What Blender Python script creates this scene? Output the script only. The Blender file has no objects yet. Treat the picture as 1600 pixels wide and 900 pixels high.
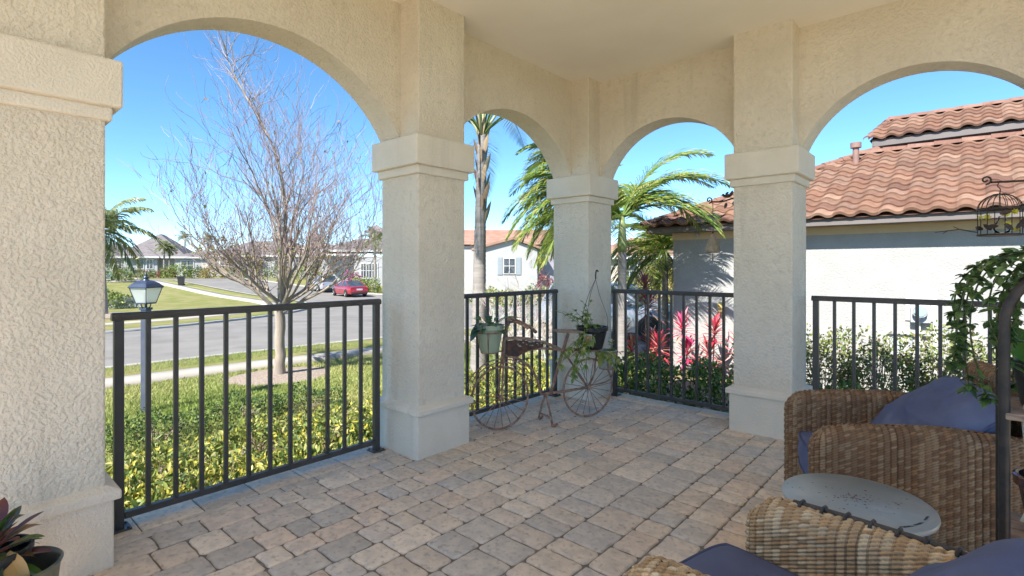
import bpy, math, random
import numpy as np
from mathutils import Vector, Matrix
R = math.radians
random.seed(11); rng = np.random.default_rng(7)
S = bpy.context.scene; COL = S.collection

# ------------------------------------------------------------ camera, sky, sun, exposure
cam = bpy.data.cameras.new('camera'); cam_o = bpy.data.objects.new('camera', cam); COL.objects.link(cam_o)
cam_o.location = (0, 0, 1.25); cam_o.rotation_euler = (R(90), 0, R(41.75))
cam.sensor_width = 36; cam.lens = 18.276; cam.shift_y = -34/1600
cam.clip_start = 0.05; cam.clip_end = 3000; S.camera = cam_o
SUN_EL, SUN_AZ = 44.0, 7.0          # light arrives from -Y, a little from +X
wd = bpy.data.worlds.new('World'); S.world = wd; wd.use_nodes = True
nt = wd.node_tree; bg = nt.nodes['Background']
sk = nt.nodes.new('ShaderNodeTexSky'); sk.sky_type = 'NISHITA'; sk.sun_disc = False
sk.sun_elevation = R(SUN_EL); sk.sun_rotation = R(180 - SUN_AZ); sk.air_density = 0.65; sk.dust_density = 0.0; sk.ozone_density = 4.5
hs = nt.nodes.new('ShaderNodeHueSaturation'); hs.inputs['Hue'].default_value = .492; hs.inputs['Saturation'].default_value = 1.10
nt.links.new(sk.outputs[0], hs.inputs['Color']); nt.links.new(hs.outputs[0], bg.inputs[0]); bg.inputs[1].default_value = 0.078
sl = bpy.data.lights.new('sun', 'SUN'); so = bpy.data.objects.new('sun', sl); COL.objects.link(so)
sl.energy = 3.05; sl.angle = R(0.5); sl.color = (1, .95, .88)
so.rotation_euler = (R(90 - SUN_EL), 0, R(SUN_AZ))
so.location = (2, -30, 30)
S.view_settings.view_transform = 'Standard'; S.view_settings.look = 'None'
S.view_settings.exposure = 2.0; S.view_settings.gamma = 1; S.view_settings.use_curve_mapping = False
S.render.engine = 'CYCLES'
S.cycles.max_bounces = 12; S.cycles.diffuse_bounces = 8; S.cycles.transparent_max_bounces = 8
S.cycles.use_denoising = True; S.cycles.sample_clamp_indirect = 8

# ------------------------------------------------------------ helpers
def tag(o, label=None, cat=None, group=None, kind=None):
    if label: o['label'] = label
    if cat: o['category'] = cat
    if group: o['group'] = group
    if kind: o['kind'] = kind
    return o
def empty(name, loc=(0, 0, 0), rz=0.0, label=None, cat=None, group=None):
    o = bpy.data.objects.new(name, None); COL.objects.link(o); o.empty_display_size = .1
    o.location = loc; o.rotation_euler = (0, 0, rz)
    return tag(o, label, cat, group)
def copy_tree(o, parent=None):
    c = o.copy(); COL.objects.link(c)
    if parent: c.parent = parent
    for ch in list(o.children): copy_tree(ch, c)
    return c
def vnorm(a):
    n = np.linalg.norm(a, axis=-1, keepdims=True); return a/np.maximum(n, 1e-9)

class MB:
    def __init__(s): s.v = []; s.f = []; s.c = []; s.n = 0; s.uv = None
    def add(s, V, F, col=(1, 1, 1)):
        V = np.asarray(V, dtype=float).reshape(-1, 3)
        b = s.n; s.v.append(V); s.n += len(V)
        if isinstance(F, np.ndarray): F = F.tolist()
        s.f.extend([[i + b for i in f] for f in F])
        if isinstance(col, np.ndarray) and col.ndim == 2: s.c.extend(col.tolist())
        else: s.c.extend([tuple(col)]*len(F))
    def box(s, x0, x1, y0, y1, z0, z1, col=(1, 1, 1), M=None):
        V = np.array([(x, y, z) for z in (z0, z1) for y in (y0, y1) for x in (x0, x1)], float)
        if M is not None: V = np.array([M @ Vector(p) for p in V])
        s.add(V, [(0, 2, 3, 1), (4, 5, 7, 6), (0, 1, 5, 4), (2, 6, 7, 3), (0, 4, 6, 2), (1, 3, 7, 5)], col)
    def tube(s, pts, r, n=8, col=(1, 1, 1), cap=True, closed=False):
        P = np.asarray(pts, float); m = len(P)
        r = np.full(m, r) if np.isscalar(r) else np.asarray(r, float)
        T = np.zeros_like(P)
        if closed: T = np.roll(P, -1, 0) - np.roll(P, 1, 0)
        else:
            T[1:-1] = P[2:] - P[:-2]; T[0] = P[1] - P[0]; T[-1] = P[-1] - P[-2]
        T = vnorm(T)
        a = np.array((0, 0, 1.)) if abs(T[0][2]) < .9 else np.array((1., 0, 0))
        N = np.cross(T[0], a); N /= np.linalg.norm(N)
        ang = np.arange(n)*2*math.pi/n; ca, sa = np.cos(ang)[:, None], np.sin(ang)[:, None]
        V = np.empty((m, n, 3))
        for i in range(m):
            N = N - T[i]*np.dot(N, T[i]); N /= max(np.linalg.norm(N), 1e-9); B = np.cross(T[i], N)
            V[i] = P[i] + r[i]*(ca*N + sa*B)
        F = []; mm = m if closed else m - 1
        for i in range(mm):
            j = (i + 1) % m
            for k in range(n):
                l = (k + 1) % n; F.append((i*n + k, i*n + l, j*n + l, j*n + k))
        if cap and not closed:
            F.append(tuple(range(n - 1, -1, -1))); F.append(tuple((m - 1)*n + k for k in range(n)))
        s.add(V.reshape(-1, 3), F, col)
    def lathe(s, prof, n=24, c=(0, 0, 0), col=(1, 1, 1), axis='z'):
        m = len(prof); ang = np.arange(n)*2*math.pi/n
        V = np.array([(r*math.cos(a), r*math.sin(a), z) for r, z in prof for a in ang])
        if axis == 'y': V = V[:, [0, 2, 1]]*np.array((1, 1, 1.))
        if axis == 'x': V = V[:, [2, 0, 1]]
        F = []
        for i in range(m - 1):
            for k in range(n):
                l = (k + 1) % n; F.append((i*n + k, i*n + l, (i + 1)*n + l, (i + 1)*n + k))
        s.add(V + np.array(c), F, col)
    def prism(s, poly, d, col=(1, 1, 1), M=None):
        # poly in XZ, extruded along y by d=(y0,y1)
        n = len(poly)
        V = [(x, d[0], z) for x, z in poly] + [(x, d[1], z) for x, z in poly]
        if M is not None: V = [M @ Vector(p) for p in V]
        F = [tuple(range(n)), tuple(range(2*n - 1, n - 1, -1))]
        for i in range(n):
            j = (i + 1) % n; F.append((i, i + n, j + n, j))
        s.add(V, F, col)
    def sphere(s, c, r, n=10, m=6, col=(1, 1, 1), sc=(1, 1, 1)):
        prof = [(r*math.sin(math.pi*i/m), -r*math.cos(math.pi*i/m)) for i in range(m + 1)]
        k = MB(); k.lathe(prof, n); s.add(k.v[0]*np.array(sc) + np.array(c), k.f, col)
    def leaf(s, p, d, up, L, W, col, droop=0.0, seg=3, fold=.25):
        # a pointed blade of `seg` segments with a folded midrib
        p = np.array(p, float); d = np.array(d, float); d /= np.linalg.norm(d); up = np.array(up, float)
        side = np.cross(d, up); side /= max(np.linalg.norm(side), 1e-6); nn = np.cross(side, d)
        V = []; F = []
        for i in range(seg + 1):
            t = i/seg; w = W*.5*math.sin(math.pi*min(1, .12 + .88*t))**.8 if i < seg else 0
            c = p + d*L*t - np.array((0, 0, 1))*droop*L*t*t
            V += [c - side*w + nn*fold*w, c, c + side*w + nn*fold*w]
        for i in range(seg):
            a = 3*i; F += [(a, a + 1, a + 4, a + 3), (a + 1, a + 2, a + 5, a + 4)]
        s.add(V, F, col)
    def build(s, name, mat, parent=None, smooth=False, angle=None, bevel=0, bseg=2):
        V = np.concatenate(s.v) if s.v else np.zeros((0, 3))
        me = bpy.data.meshes.new(name); me.from_pydata(V.tolist(), [], s.f)
        ca = me.color_attributes.new('Col', 'FLOAT_COLOR', 'CORNER')
        lt = np.array([len(f) for f in s.f]); C = np.array(s.c, dtype=float)
        if len(C):
            C = np.repeat(np.c_[C, np.ones(len(C))], lt, axis=0).astype(np.float32); ca.data.foreach_set('color', C.ravel())
        if s.uv is not None:
            ua = me.attributes.new('wuv', 'FLOAT_VECTOR', 'POINT'); ua.data.foreach_set('vector', s.uv.astype(np.float32).ravel())
        return link(name, me, mat, parent, smooth, angle, bevel, bseg)
def link(name, me, mat, parent=None, smooth=False, angle=None, bevel=0, bseg=2):
    if mat: me.materials.append(mat)
    if smooth or angle: me.shade_smooth()
    if angle: me.set_sharp_from_angle(angle=R(angle))
    o = bpy.data.objects.new(name, me); COL.objects.link(o)
    if parent: o.parent = parent
    if bevel:
        b = o.modifiers.new('bevel', 'BEVEL'); b.width = bevel; b.segments = bseg; b.limit_method = 'ANGLE'; b.angle_limit = R(40)
    return o
def grid_mesh(V, nu, nv, wrapu=False):
    i = np.arange(nu if wrapu else nu - 1)[:, None]; j = np.arange(nv - 1)[None, :]
    i2 = (i + 1) % nu
    a = i*nv + j; b = i2*nv + j; return np.stack([a, b, b + 1, a + 1], -1).reshape(-1, 4)
def fast_mesh(name, V, F, cols=None, uv=None):
    # quads only, numpy all the way
    me = bpy.data.meshes.new(name); nf = len(F)
    me.vertices.add(len(V)); me.vertices.foreach_set('co', V.astype(np.float32).ravel())
    k = F.shape[1]
    me.loops.add(nf*k); me.loops.foreach_set('vertex_index', F.astype(np.int32).ravel())
    me.polygons.add(nf); me.polygons.foreach_set('loop_start', np.arange(0, nf*k, k, dtype=np.int32))
    me.update(calc_edges=True); me.validate()
    if cols is not None:
        ca = me.color_attributes.new('Col', 'FLOAT_COLOR', 'CORNER')
        C = np.repeat(np.c_[cols, np.ones(len(cols))], k, axis=0).astype(np.float32); ca.data.foreach_set('color', C.ravel())
    if uv is not None:
        ua = me.attributes.new('wuv', 'FLOAT_VECTOR', 'POINT'); ua.data.foreach_set('vector', uv.astype(np.float32).ravel())
    return me
def rand_dirs(n, up=0.0):
    d = rng.normal(size=(n, 3)); d[:, 2] += up; return vnorm(d)
def leaf_mesh(name, P, D, L, W, cols, fold=.3, droop=.15):
    # one folded 4-vert leaf (two quads share the midrib): base, side, tip, side
    n = len(P); up = rand_dirs(n, .8); side = vnorm(np.cross(D, up)); nn = np.cross(side, D)
    L = np.broadcast_to(L, n)[:, None]; W = np.broadcast_to(W, n)[:, None]
    dn = np.array((0, 0, 1.))*droop*L
    def at_(f, w, sg): return P + D*L*f - dn*f*f + sg*side*W*.5*w + nn*W*fold*w
    V = np.stack([P, at_(.30, .85, -1), at_(.66, .80, -1), at_(1.0, 0, 0), at_(.66, .80, 1), at_(.30, .85, 1)], 1).reshape(-1, 3)
    b = np.arange(n)[:, None]*6
    F = np.concatenate([b + np.array([[0, 1, 2, 3]]), b + np.array([[0, 3, 4, 5]])], 0)
    return fast_mesh(name, V, F, np.concatenate([cols, cols], 0))
def mixcols(n, cols, wts=None, jit=.15):
    C = np.array(cols); i = rng.choice(len(C), n, p=wts); c = C[i]*(1 + rng.normal(size=(n, 1))*jit)
    return np.clip(c, .004, .95)

# ------------------------------------------------------------ materials
def mat(name, base=(.5, .5, .5), base2=None, nscale=6, rough=.6, metal=0, bump=0, bscale=60, bdist=.004, bramp=None, col=False,
        spec=.4, transl=0, detail=3, base3=None, n3scale=1.0, coat=0, stretch=None, bump2=0, b2scale=200, blend=(.35, .65), streak=None):
    m = bpy.data.materials.new(name); m.use_nodes = True; t = m.node_tree; N = t.nodes; K = t.links
    p = N['Principled BSDF']; out = N['Material Output']
    p.inputs['Roughness'].default_value = rough; p.inputs['Metallic'].default_value = metal
    p.inputs['Specular IOR Level'].default_value = spec
    if coat: p.inputs['Coat Weight'].default_value = coat; p.inputs['Coat Roughness'].default_value = .08
    tc = N.new('ShaderNodeTexCoord'); vec = tc.outputs['Object']
    if stretch:
        mp = N.new('ShaderNodeMapping'); mp.inputs['Scale'].default_value = stretch; K.new(vec, mp.inputs['Vector']); vec = mp.outputs[0]
    def noise(sc, det=3, rg=.55):
        n = N.new('ShaderNodeTexNoise'); n.inputs['Scale'].default_value = sc; n.inputs['Detail'].default_value = det
        n.inputs['Roughness'].default_value = rg; K.new(vec, n.inputs['Vector']); return n.outputs['Fac']
    def ramp(src, a, b):
        r = N.new('ShaderNodeMapRange'); r.inputs['From Min'].default_value = a; r.inputs['From Max'].default_value = b
        r.interpolation_type = 'SMOOTHSTEP'; K.new(src, r.inputs['Value']); return r.outputs[0]
    def mix(a, b, fac, typ='MIX'):
        x = N.new('ShaderNodeMix'); x.data_type = 'RGBA'; x.blend_type = typ
        for sock, val in ((x.inputs[6], a), (x.inputs[7], b), (x.inputs[0], fac)):
            if hasattr(val, 'is_output'): K.new(val, sock)
            else: sock.default_value = val if not isinstance(val, tuple) else (*val, 1)
        return x.outputs[2]
    c = base
    if base2 is not None: c = mix(base, base2, ramp(noise(nscale, detail), *blend))
    if base3 is not None: c = mix(c, base3, ramp(noise(n3scale, 4), .5, .72))
    if streak is not None:
        ms = N.new('ShaderNodeMapping'); ms.inputs['Scale'].default_value = (5.5, 5.5, .55); K.new(tc.outputs['Object'], ms.inputs['Vector'])
        ns = N.new('ShaderNodeTexNoise'); ns.inputs['Scale'].default_value = 1; ns.inputs['Detail'].default_value = 6; ns.inputs['Roughness'].default_value = .6; K.new(ms.outputs[0], ns.inputs['Vector'])
        c = mix(c, streak, ramp(ns.outputs['Fac'], .56, .80))
    if col:
        a = N.new('ShaderNodeAttribute'); a.attribute_name = 'Col'; c = mix(a.outputs['Color'], c, 1.0, 'MULTIPLY')
    bs = p.inputs['Base Color']
    if isinstance(c, tuple): bs.default_value = (*c, 1)
    else: K.new(c, bs)
    if bump:
        h = noise(bscale, 3)
        if bramp: h = ramp(h, *bramp)
        b = N.new('ShaderNodeBump'); b.inputs['Strength'].default_value = bump; b.inputs['Distance'].default_value = bdist
        K.new(h, b.inputs['Height']); nrm = b.outputs[0]
        if bump2:
            b2 = N.new('ShaderNodeBump'); b2.inputs['Strength'].default_value = bump2; b2.inputs['Distance'].default_value = .0015
            K.new(noise(b2scale, 2), b2.inputs['Height']); K.new(nrm, b2.inputs['Normal']); nrm = b2.outputs[0]
        K.new(nrm, p.inputs['Normal'])
    if transl:
        tr = N.new('ShaderNodeBsdfTranslucent'); ms = N.new('ShaderNodeMixShader'); ms.inputs[0].default_value = transl
        if isinstance(c, tuple): tr.inputs[0].default_value = (*c, 1)
        else: K.new(c, tr.inputs[0])
        K.new(p.outputs[0], ms.inputs[1]); K.new(tr.outputs[0], ms.inputs[2]); K.new(ms.outputs[0], out.inputs[0])
    return m
W1 = (1., 1., 1.)
STUCCO = mat('stucco_tan', (.80, .71, .58), (.74, .65, .525), nscale=2.2, rough=.9, bump=.75, bscale=58, bdist=.006, bramp=(.34, .66), bump2=.35, b2scale=170, spec=.15,
             base3=(.70, .615, .50), n3scale=26, streak=(.62, .545, .44))
STUCCO_FINE = mat('stucco_fine', (.82, .735, .61), (.76, .68, .56), nscale=3, rough=.9, bump=.6, bscale=95, bdist=.004, bramp=(.3, .7), bump2=.3, spec=.15, streak=(.65, .575, .475))
CEIL = mat('ceiling_stucco', (.89, .83, .71), (.86, .80, .68), nscale=2, rough=.92, bump=.35, bscale=110, bdist=.003, spec=.1)
WHITE_STUCCO = mat('white_stucco', (.36, .36, .345), (.33, .33, .315), nscale=3, rough=.9, bump=.45, bscale=30, bdist=.008, bramp=(.35, .65), spec=.15)
PAVER = mat('paver', (.92, .92, .92), (1.12, 1.1, 1.06), nscale=14, rough=.8, bump=.5, bscale=75, bdist=.004, col=True, spec=.35, base3=(.72, .70, .67), n3scale=38, bump2=.4, b2scale=320)
SAND = mat('joint_sand', (.27, .235, .19), (.17, .15, .12), nscale=40, rough=1, bump=.5, bscale=400, bdist=.002)
RAILM = mat('bronze_aluminium', (.055, .051, .048), (.068, .063, .06), nscale=9, rough=.38, metal=.0, spec=.5, bump=.05, bscale=300, bdist=.001)
GROUNDM = mat('lawn_ground', (.17, .185, .055), (.25, .235, .10), nscale=.9, rough=1, bump=.8, bscale=45, bdist=.03, base3=(.25, .22, .10), n3scale=.35, spec=.1, detail=6)
GRASSM = mat('grass_blade', W1, rough=.6, col=True, transl=.35, spec=.25)
MULCH = mat('mulch', (.27, .21, .165), (.40, .33, .265), nscale=28, rough=1, bump=1, bscale=45, bdist=.03, spec=.1, detail=5)
ROADM = mat('asphalt', (.195, .182, .165), (.225, .211, .192), nscale=.7, rough=.95, bump=.5, bscale=90, bdist=.006, base3=(.168, .158, .144), n3scale=.8, spec=.2, detail=8)
CONC = mat('concrete', (.42, .38, .33), (.36, .33, .285), nscale=1.2, rough=.95, bump=.3, bscale=80, bdist=.004, spec=.2, detail=5)
KERB = mat('kerb_concrete', (.38, .37, .35), (.32, .31, .295), nscale=2.0, rough=.95, bump=.3, bscale=60, spec=.2)
LEAF = mat('leaf', W1, rough=.45, col=True, transl=.3, spec=.45)
FROND = mat('palm_frond', W1, rough=.42, col=True, transl=.28, spec=.5)
WAXY = mat('waxy_leaf', W1, rough=.3, col=True, transl=.15, spec=.5)
BARK = mat('pale_bark', (.34, .285, .22), (.24, .20, .165), nscale=9, rough=.9, bump=.6, bscale=40, bdist=.008, stretch=(1, 1, .25))
TWIG = mat('twig', W1, rough=.85, col=True, spec=.2)
PALMB = mat('palm_trunk', (.30, .275, .25), (.22, .20, .185), nscale=3, rough=.95, bump=.8, bscale=26, bdist=.012, stretch=(.3, .3, 3), col=True)
TERRA = mat('terracotta_tile', (.41, .42, .42), (.49, .505, .505), nscale=5, rough=.8, bump=.25, bscale=90, bdist=.003, col=True, spec=.25, base3=(.33, .33, .335), n3scale=11)
FASCIA = mat('fascia_paint', (.165, .145, .138), (.145, .128, .122), nscale=2, rough=.6, spec=.3)
FRIEZE = mat('frieze_paint', (.62, .48, .31), (.58, .445, .285), nscale=3, rough=.85, bump=.3, bscale=40)
GREYROOF = mat('grey_roof_tile', (.15, .135, .135), (.20, .18, .178), nscale=1.3, rough=.9, bump=.5, bscale=14, bdist=.04, spec=.2, stretch=(1, 1, 4))
PINKROOF = mat('pink_roof_tile', (.27, .155, .11), (.32, .20, .15), nscale=1.3, rough=.9, bump=.5, bscale=14, bdist=.04, spec=.2, stretch=(1, 1, 4))
HOUSEW = mat('house_white', (.36, .37, .38), (.33, .34, .35), nscale=.8, rough=.9, spec=.15)
HOUSEB = mat('house_bluewhite', (.37, .37, .36), (.34, .34, .33), nscale=.8, rough=.9, spec=.15)
TRIMW = mat('white_trim', (.55, .55, .54), (.5, .5, .49), nscale=4, rough=.6)
GLASSD = mat('window_glass', (.03, .04, .05), (.06, .075, .09), nscale=2, rough=.06, spec=.6)
RUST = mat('rusty_iron', (.40, .235, .165), (.22, .135, .10), nscale=30, rough=.75, metal=.25, bump=.5, bscale=180, bdist=.001, base3=(.52, .36, .27), n3scale=18)
OLDWOOD = mat('old_wood', (.36, .25, .18), (.22, .15, .11), nscale=22, rough=.75, bump=.5, bscale=60, stretch=(1, 1, 5), bdist=.002)
DKPLATE = mat('dark_rust_plate', (.045, .03, .025), (.08, .045, .03), nscale=25, rough=.6, bump=.3, bscale=120, bdist=.001, base3=(.14, .06, .035), n3scale=30)
POTGREEN = mat('sage_plastic', (.36, .42, .29), (.33, .385, .265), nscale=9, rough=.5, spec=.4)
POTBLACK = mat('black_plastic', (.018, .018, .019), (.03, .03, .03), nscale=20, rough=.42, spec=.5)
POTGREY = mat('weathered_white_pot', (.46, .50, .46), (.36, .38, .33), nscale=25, rough=.7, base3=(.30, .22, .16), n3scale=30)
POTOLIVE = mat('olive_glaze', (.13, .135, .095), (.09, .095, .07), nscale=14, rough=.35, spec=.5)
POTGLAZE = mat('dark_glaze', (.03, .025, .03), (.10, .03, .02), nscale=9, rough=.12, spec=.6)
SOIL = mat('soil', (.045, .03, .02), (.09, .065, .045), nscale=60, rough=1, bump=1, bscale=150, bdist=.01)
IRON = mat('black_iron', (.03, .027, .026), (.05, .04, .036), nscale=40, rough=.5, metal=.3, bump=.2, bscale=200, bdist=.001)
IRONBR = mat('brown_iron', (.075, .05, .038), (.05, .035, .03), nscale=40, rough=.55, metal=.3)
CLAYBELL = mat('clay_bell', (.26, .21, .15), (.34, .28, .20), nscale=40, rough=.85, bump=.6, bscale=160, bdist=.002)
STONE = mat('slate_table_top', (.27, .31, .325), (.34, .385, .40), nscale=3.5, rough=.33, spec=.5, detail=6, base3=(.40, .42, .41), n3scale=6, bump=.15, bscale=120, bdist=.001)
STONESPOT = mat('table_stain', (.13, .075, .055), (.19, .12, .09), nscale=60, rough=.7)
BLUEFAB = mat('navy_canvas', (.095, .112, .20), (.125, .145, .24), nscale=2.4, rough=.9, spec=.15, bump=.35, bscale=900, bdist=.0008, detail=5, base3=(.15, .175, .28), n3scale=5)
PIPING = mat('navy_piping', (.055, .07, .15), (.08, .10, .19), nscale=30, rough=.85)
LAMPMET = mat('lamp_metal', (.045, .06, .10), (.06, .075, .115), nscale=8, rough=.3, metal=.3, spec=.6)
LAMPPOST = mat('lamp_post_paint', (.055, .065, .095), (.075, .085, .115), nscale=6, rough=.5)
TYRE = mat('tyre', (.02, .02, .02), rough=.85)
ALLOY = mat('alloy', (.45, .45, .46), rough=.35, metal=.8)
def carpaint(name, c): return mat(name, c, tuple(k*.92 for k in c), nscale=2, rough=.28, metal=.35, spec=.5, coat=.8)
CARRED, CARSILV, CARGREY, CARWHITE = carpaint('red_paint', (.36, .02, .035)), carpaint('silver_paint', (.30, .325, .36)), carpaint('grey_paint', (.42, .43, .45)), carpaint('white_paint', (.75, .75, .75))
REDL = mat('tail_lamp', (.35, .01, .01), rough=.2); HEADL = mat('head_lamp', (.7, .7, .7), rough=.15)
GREYBOX = mat('grey_plastic', (.42, .44, .45), (.36, .38, .39), nscale=6, rough=.6)
def glass(name, colr=(1, 1, 1), rough=.02):
    m = bpy.data.materials.new(name); m.use_nodes = True; N = m.node_tree.nodes; K = m.node_tree.links
    t = N.new('ShaderNodeBsdfTransparent'); t.inputs[0].default_value = (*colr, 1); g = N.new('ShaderNodeBsdfGlossy'); g.inputs['Roughness'].default_value = rough
    fr = N.new('ShaderNodeLayerWeight'); fr.inputs[0].default_value = .25; mx = N.new('ShaderNodeMixShader')
    K.new(fr.outputs['Fresnel'], mx.inputs[0]); K.new(t.outputs[0], mx.inputs[1]); K.new(g.outputs[0], mx.inputs[2]); K.new(mx.outputs[0], N['Material Output'].inputs[0]); return m
CLEAR = glass('clear_glass', (.93, .95, .95)); FROST = glass('frosted_glass', (.80, .82, .80), .15)
_n = FROST.node_tree.nodes; _d = _n.new('ShaderNodeBsdfTranslucent'); _d.inputs[0].default_value = (.75, .78, .76, 1); _d2 = _n.new('ShaderNodeBsdfDiffuse'); _d2.inputs[0].default_value = (.45, .47, .46, 1)
_a = _n.new('ShaderNodeAddShader'); _m = _n.new('ShaderNodeMixShader'); _m.inputs[0].default_value = .5; _k = FROST.node_tree.links
_o = _n['Material Output']; _s = _o.inputs[0].links[0].from_socket; _k.new(_d.outputs[0], _a.inputs[0]); _k.new(_d2.outputs[0], _a.inputs[1]); _k.new(_s, _m.inputs[1]); _k.new(_a.outputs[0], _m.inputs[2]); _k.new(_m.outputs[0], _o.inputs[0])
def wicker_mat(name):
    # strand colours and painted gap shading are carried by the woven mesh; fine fibres run along each strand
    m = bpy.data.materials.new(name); m.use_nodes = True; t = m.node_tree; N = t.nodes; K = t.links; p = N['Principled BSDF']
    p.inputs['Roughness'].default_value = .62; p.inputs['Specular IOR Level'].default_value = .35
    a = N.new('ShaderNodeAttribute'); a.attribute_name = 'wuv'; c = N.new('ShaderNodeAttribute'); c.attribute_name = 'Col'
    mp = N.new('ShaderNodeMapping'); mp.inputs['Scale'].default_value = (60, 600, 1); K.new(a.outputs['Vector'], mp.inputs[0])
    n = N.new('ShaderNodeTexNoise'); n.inputs['Scale'].default_value = 1; n.inputs['Detail'].default_value = 2; K.new(mp.outputs[0], n.inputs[0])
    mr = N.new('ShaderNodeMapRange'); mr.inputs['To Min'].default_value = .65; mr.inputs['To Max'].default_value = 1.3; K.new(n.outputs['Fac'], mr.inputs[0])
    mx = N.new('ShaderNodeMix'); mx.data_type = 'RGBA'; mx.blend_type = 'MULTIPLY'; mx.inputs[0].default_value = 1; K.new(c.outputs['Color'], mx.inputs[6]); K.new(mr.outputs[0], mx.inputs[7]); K.new(mx.outputs[2], p.inputs['Base Color'])
    return m
WICKER = wicker_mat('seagrass_weave'); WICKERD = wicker_mat('brown_weave')
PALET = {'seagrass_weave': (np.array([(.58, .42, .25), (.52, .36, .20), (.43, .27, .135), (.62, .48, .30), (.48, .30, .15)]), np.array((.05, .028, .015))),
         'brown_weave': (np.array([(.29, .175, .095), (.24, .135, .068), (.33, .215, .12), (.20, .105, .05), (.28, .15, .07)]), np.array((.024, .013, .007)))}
# ------------------------------------------------------------ terrain height (near yard, sinking street, rising far lots)
def sstep(a, b, t):
    u = np.clip((t - a)/(b - a), 0, 1); return u*u*(3 - 2*u)
def hgt(x, y):
    d = np.hypot(x, y); return -.8 - .7*sstep(7, 48, d) + 1.0*sstep(50, 82, d)
def gz(x, y): return float(hgt(x, y))
# ============================================================ GROUND, ROADS
def make_ground():
    rad = np.concatenate([np.linspace(0.2, 6, 10), np.arange(7, 90, 1.0), np.geomspace(92, 2600, 40)]); na = 240
    a = np.arange(na)*2*math.pi/na
    X = np.cos(a)[:, None]*rad[None]; Y = np.sin(a)[:, None]*rad[None]
    V = np.stack([X, Y, hgt(X, Y)], -1).reshape(-1, 3); F = grid_mesh(V, na, len(rad), True)
    o = link('ground', fast_mesh('ground', V, F), GROUNDM, None, True); tag(o, 'green and straw coloured lawn running out past the street', 'lawn', kind='structure')
make_ground()
def resample(pts, ds):
    P = np.array(pts, float); L = np.r_[0, np.cumsum(np.linalg.norm(np.diff(P, axis=0), axis=1))]
    n = max(2, int(L[-1]/ds) + 1); t = np.linspace(0, L[-1], n)
    return np.stack([np.interp(t, L, P[:, k]) for k in range(2)], 1), n
def smooth(pts, it=2):
    P = np.array(pts, float)
    for _ in range(it):
        Q = [P[0]]
        for i in range(len(P) - 1): Q += [P[i]*.75 + P[i + 1]*.25, P[i]*.25 + P[i + 1]*.75]
        Q.append(P[-1]); P = np.array(Q)
    return P
def ribbon(name, A, B, off, m, label, cat, kind='structure', nx=6, skirt=0.0, ds=.8):
    A = smooth(A); B = smooth(B); a, n = resample(A, ds); L = np.linspace(0, 1, n)
    bL = np.r_[0, np.cumsum(np.linalg.norm(np.diff(B, axis=0), axis=1))]; b = np.stack([np.interp(L*bL[-1], bL, B[:, k]) for k in range(2)], 1)
    t = np.linspace(0, 1, nx + 1)[None, :, None]
    P = a[:, None]*(1 - t) + b[:, None]*t; Z = hgt(P[..., 0], P[..., 1]) + off
    V = np.concatenate([P, Z[..., None]], -1)
    if skirt:
        lo = V[:, :1].copy(); lo[..., 2] -= skirt; hi = V[:, -1:].copy(); hi[..., 2] -= skirt
        V = np.concatenate([lo, V, hi], 1)
    k = V.shape[1]; F = grid_mesh(V.reshape(-1, 3), n, k)
    o = link(name, fast_mesh(name, V.reshape(-1, 3), F), m, None, False); tag(o, label, cat, kind=kind); return o
def offs(P, d):
    P = smooth(P, 1); T = np.gradient(P, axis=0); T = vnorm(T); N = np.stack([-T[:, 1], T[:, 0]], 1); return P + N*d
nearK = [(-13.6, -60), (-13.1, -10), (-12.95, 2.3), (-12.8, 8.5), (-12.6, 20), (-12.6, 90)]
farK = [(-20.3, -60), (-20.6, -10), (-21, 0), (-21.5, 4), (-22.8, 7.3), (-24.3, 10), (-26.3, 12.4), (-29.5, 15.2), (-33.6, 17.4), (-40, 19.4), (-52, 20.4), (-74, 20.4)]
northK = [(-20.8, 90), (-21.0, 42), (-21.8, 36), (-24, 31.8), (-28, 29.7), (-40, 28.9), (-74, 28.6)]
ribbon('road', nearK, [(-20.3, -60), (-20.6, -10), (-20.9, 0), (-21, 10), (-21, 42), (-20.8, 90)], .012, ROADM, 'grey asphalt street crossing in front of the porch', 'road', nx=12)
ribbon('side_road', [(-20.95, -1)] + farK[3:], [(-20.95, 44)] + northK[2:], .016, ROADM, 'side street running away from the main street towards the far houses', 'road', nx=14, ds=1.2)
ribbon('cross_road', [(-74.2, -40), (-74.2, 70)], [(-82, -40), (-82, 70)], .014, ROADM, 'far cross street in front of the grey roofed house', 'road', nx=6, ds=3)
ribbon('kerb', offs(nearK, 0), offs(nearK, -.16), .10, KERB, 'pale concrete kerb on the near side of the street', 'kerb', nx=1, skirt=.12)
ribbon('kerb', farK, offs(farK, .18), .10, KERB, 'curved concrete kerb rounding the corner across the street', 'kerb', nx=1, skirt=.12)
ribbon('kerb', northK, offs(northK, .18), .10, KERB, 'concrete kerb beside the parked red car', 'kerb', nx=1, skirt=.12)
swN = [(-12.6, -60), (-11.9, -10), (-11.55, 2), (-11.05, 7.2), (-10.9, 20), (-10.9, 90)]
ribbon('verge', offs(nearK, -.16), swN, .085, GROUNDM, 'narrow grass verge between the near pavement and the street', 'verge', nx=3, skirt=.1)
ribbon('pavement', swN, offs(swN, -.62), .095, CONC, 'narrow pinkish concrete pavement along the near lawn', 'pavement', nx=2, skirt=.1)
sw2 = [(-23.0, -60), (-23.6, -10), (-24.1, 0), (-24.8, 4.5), (-25.7, 8.1), (-27.5, 10.8), (-29.9, 13.2), (-33.4, 15.4), (-39.5, 17.4), (-52, 18.4), (-74, 18.4)]
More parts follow.
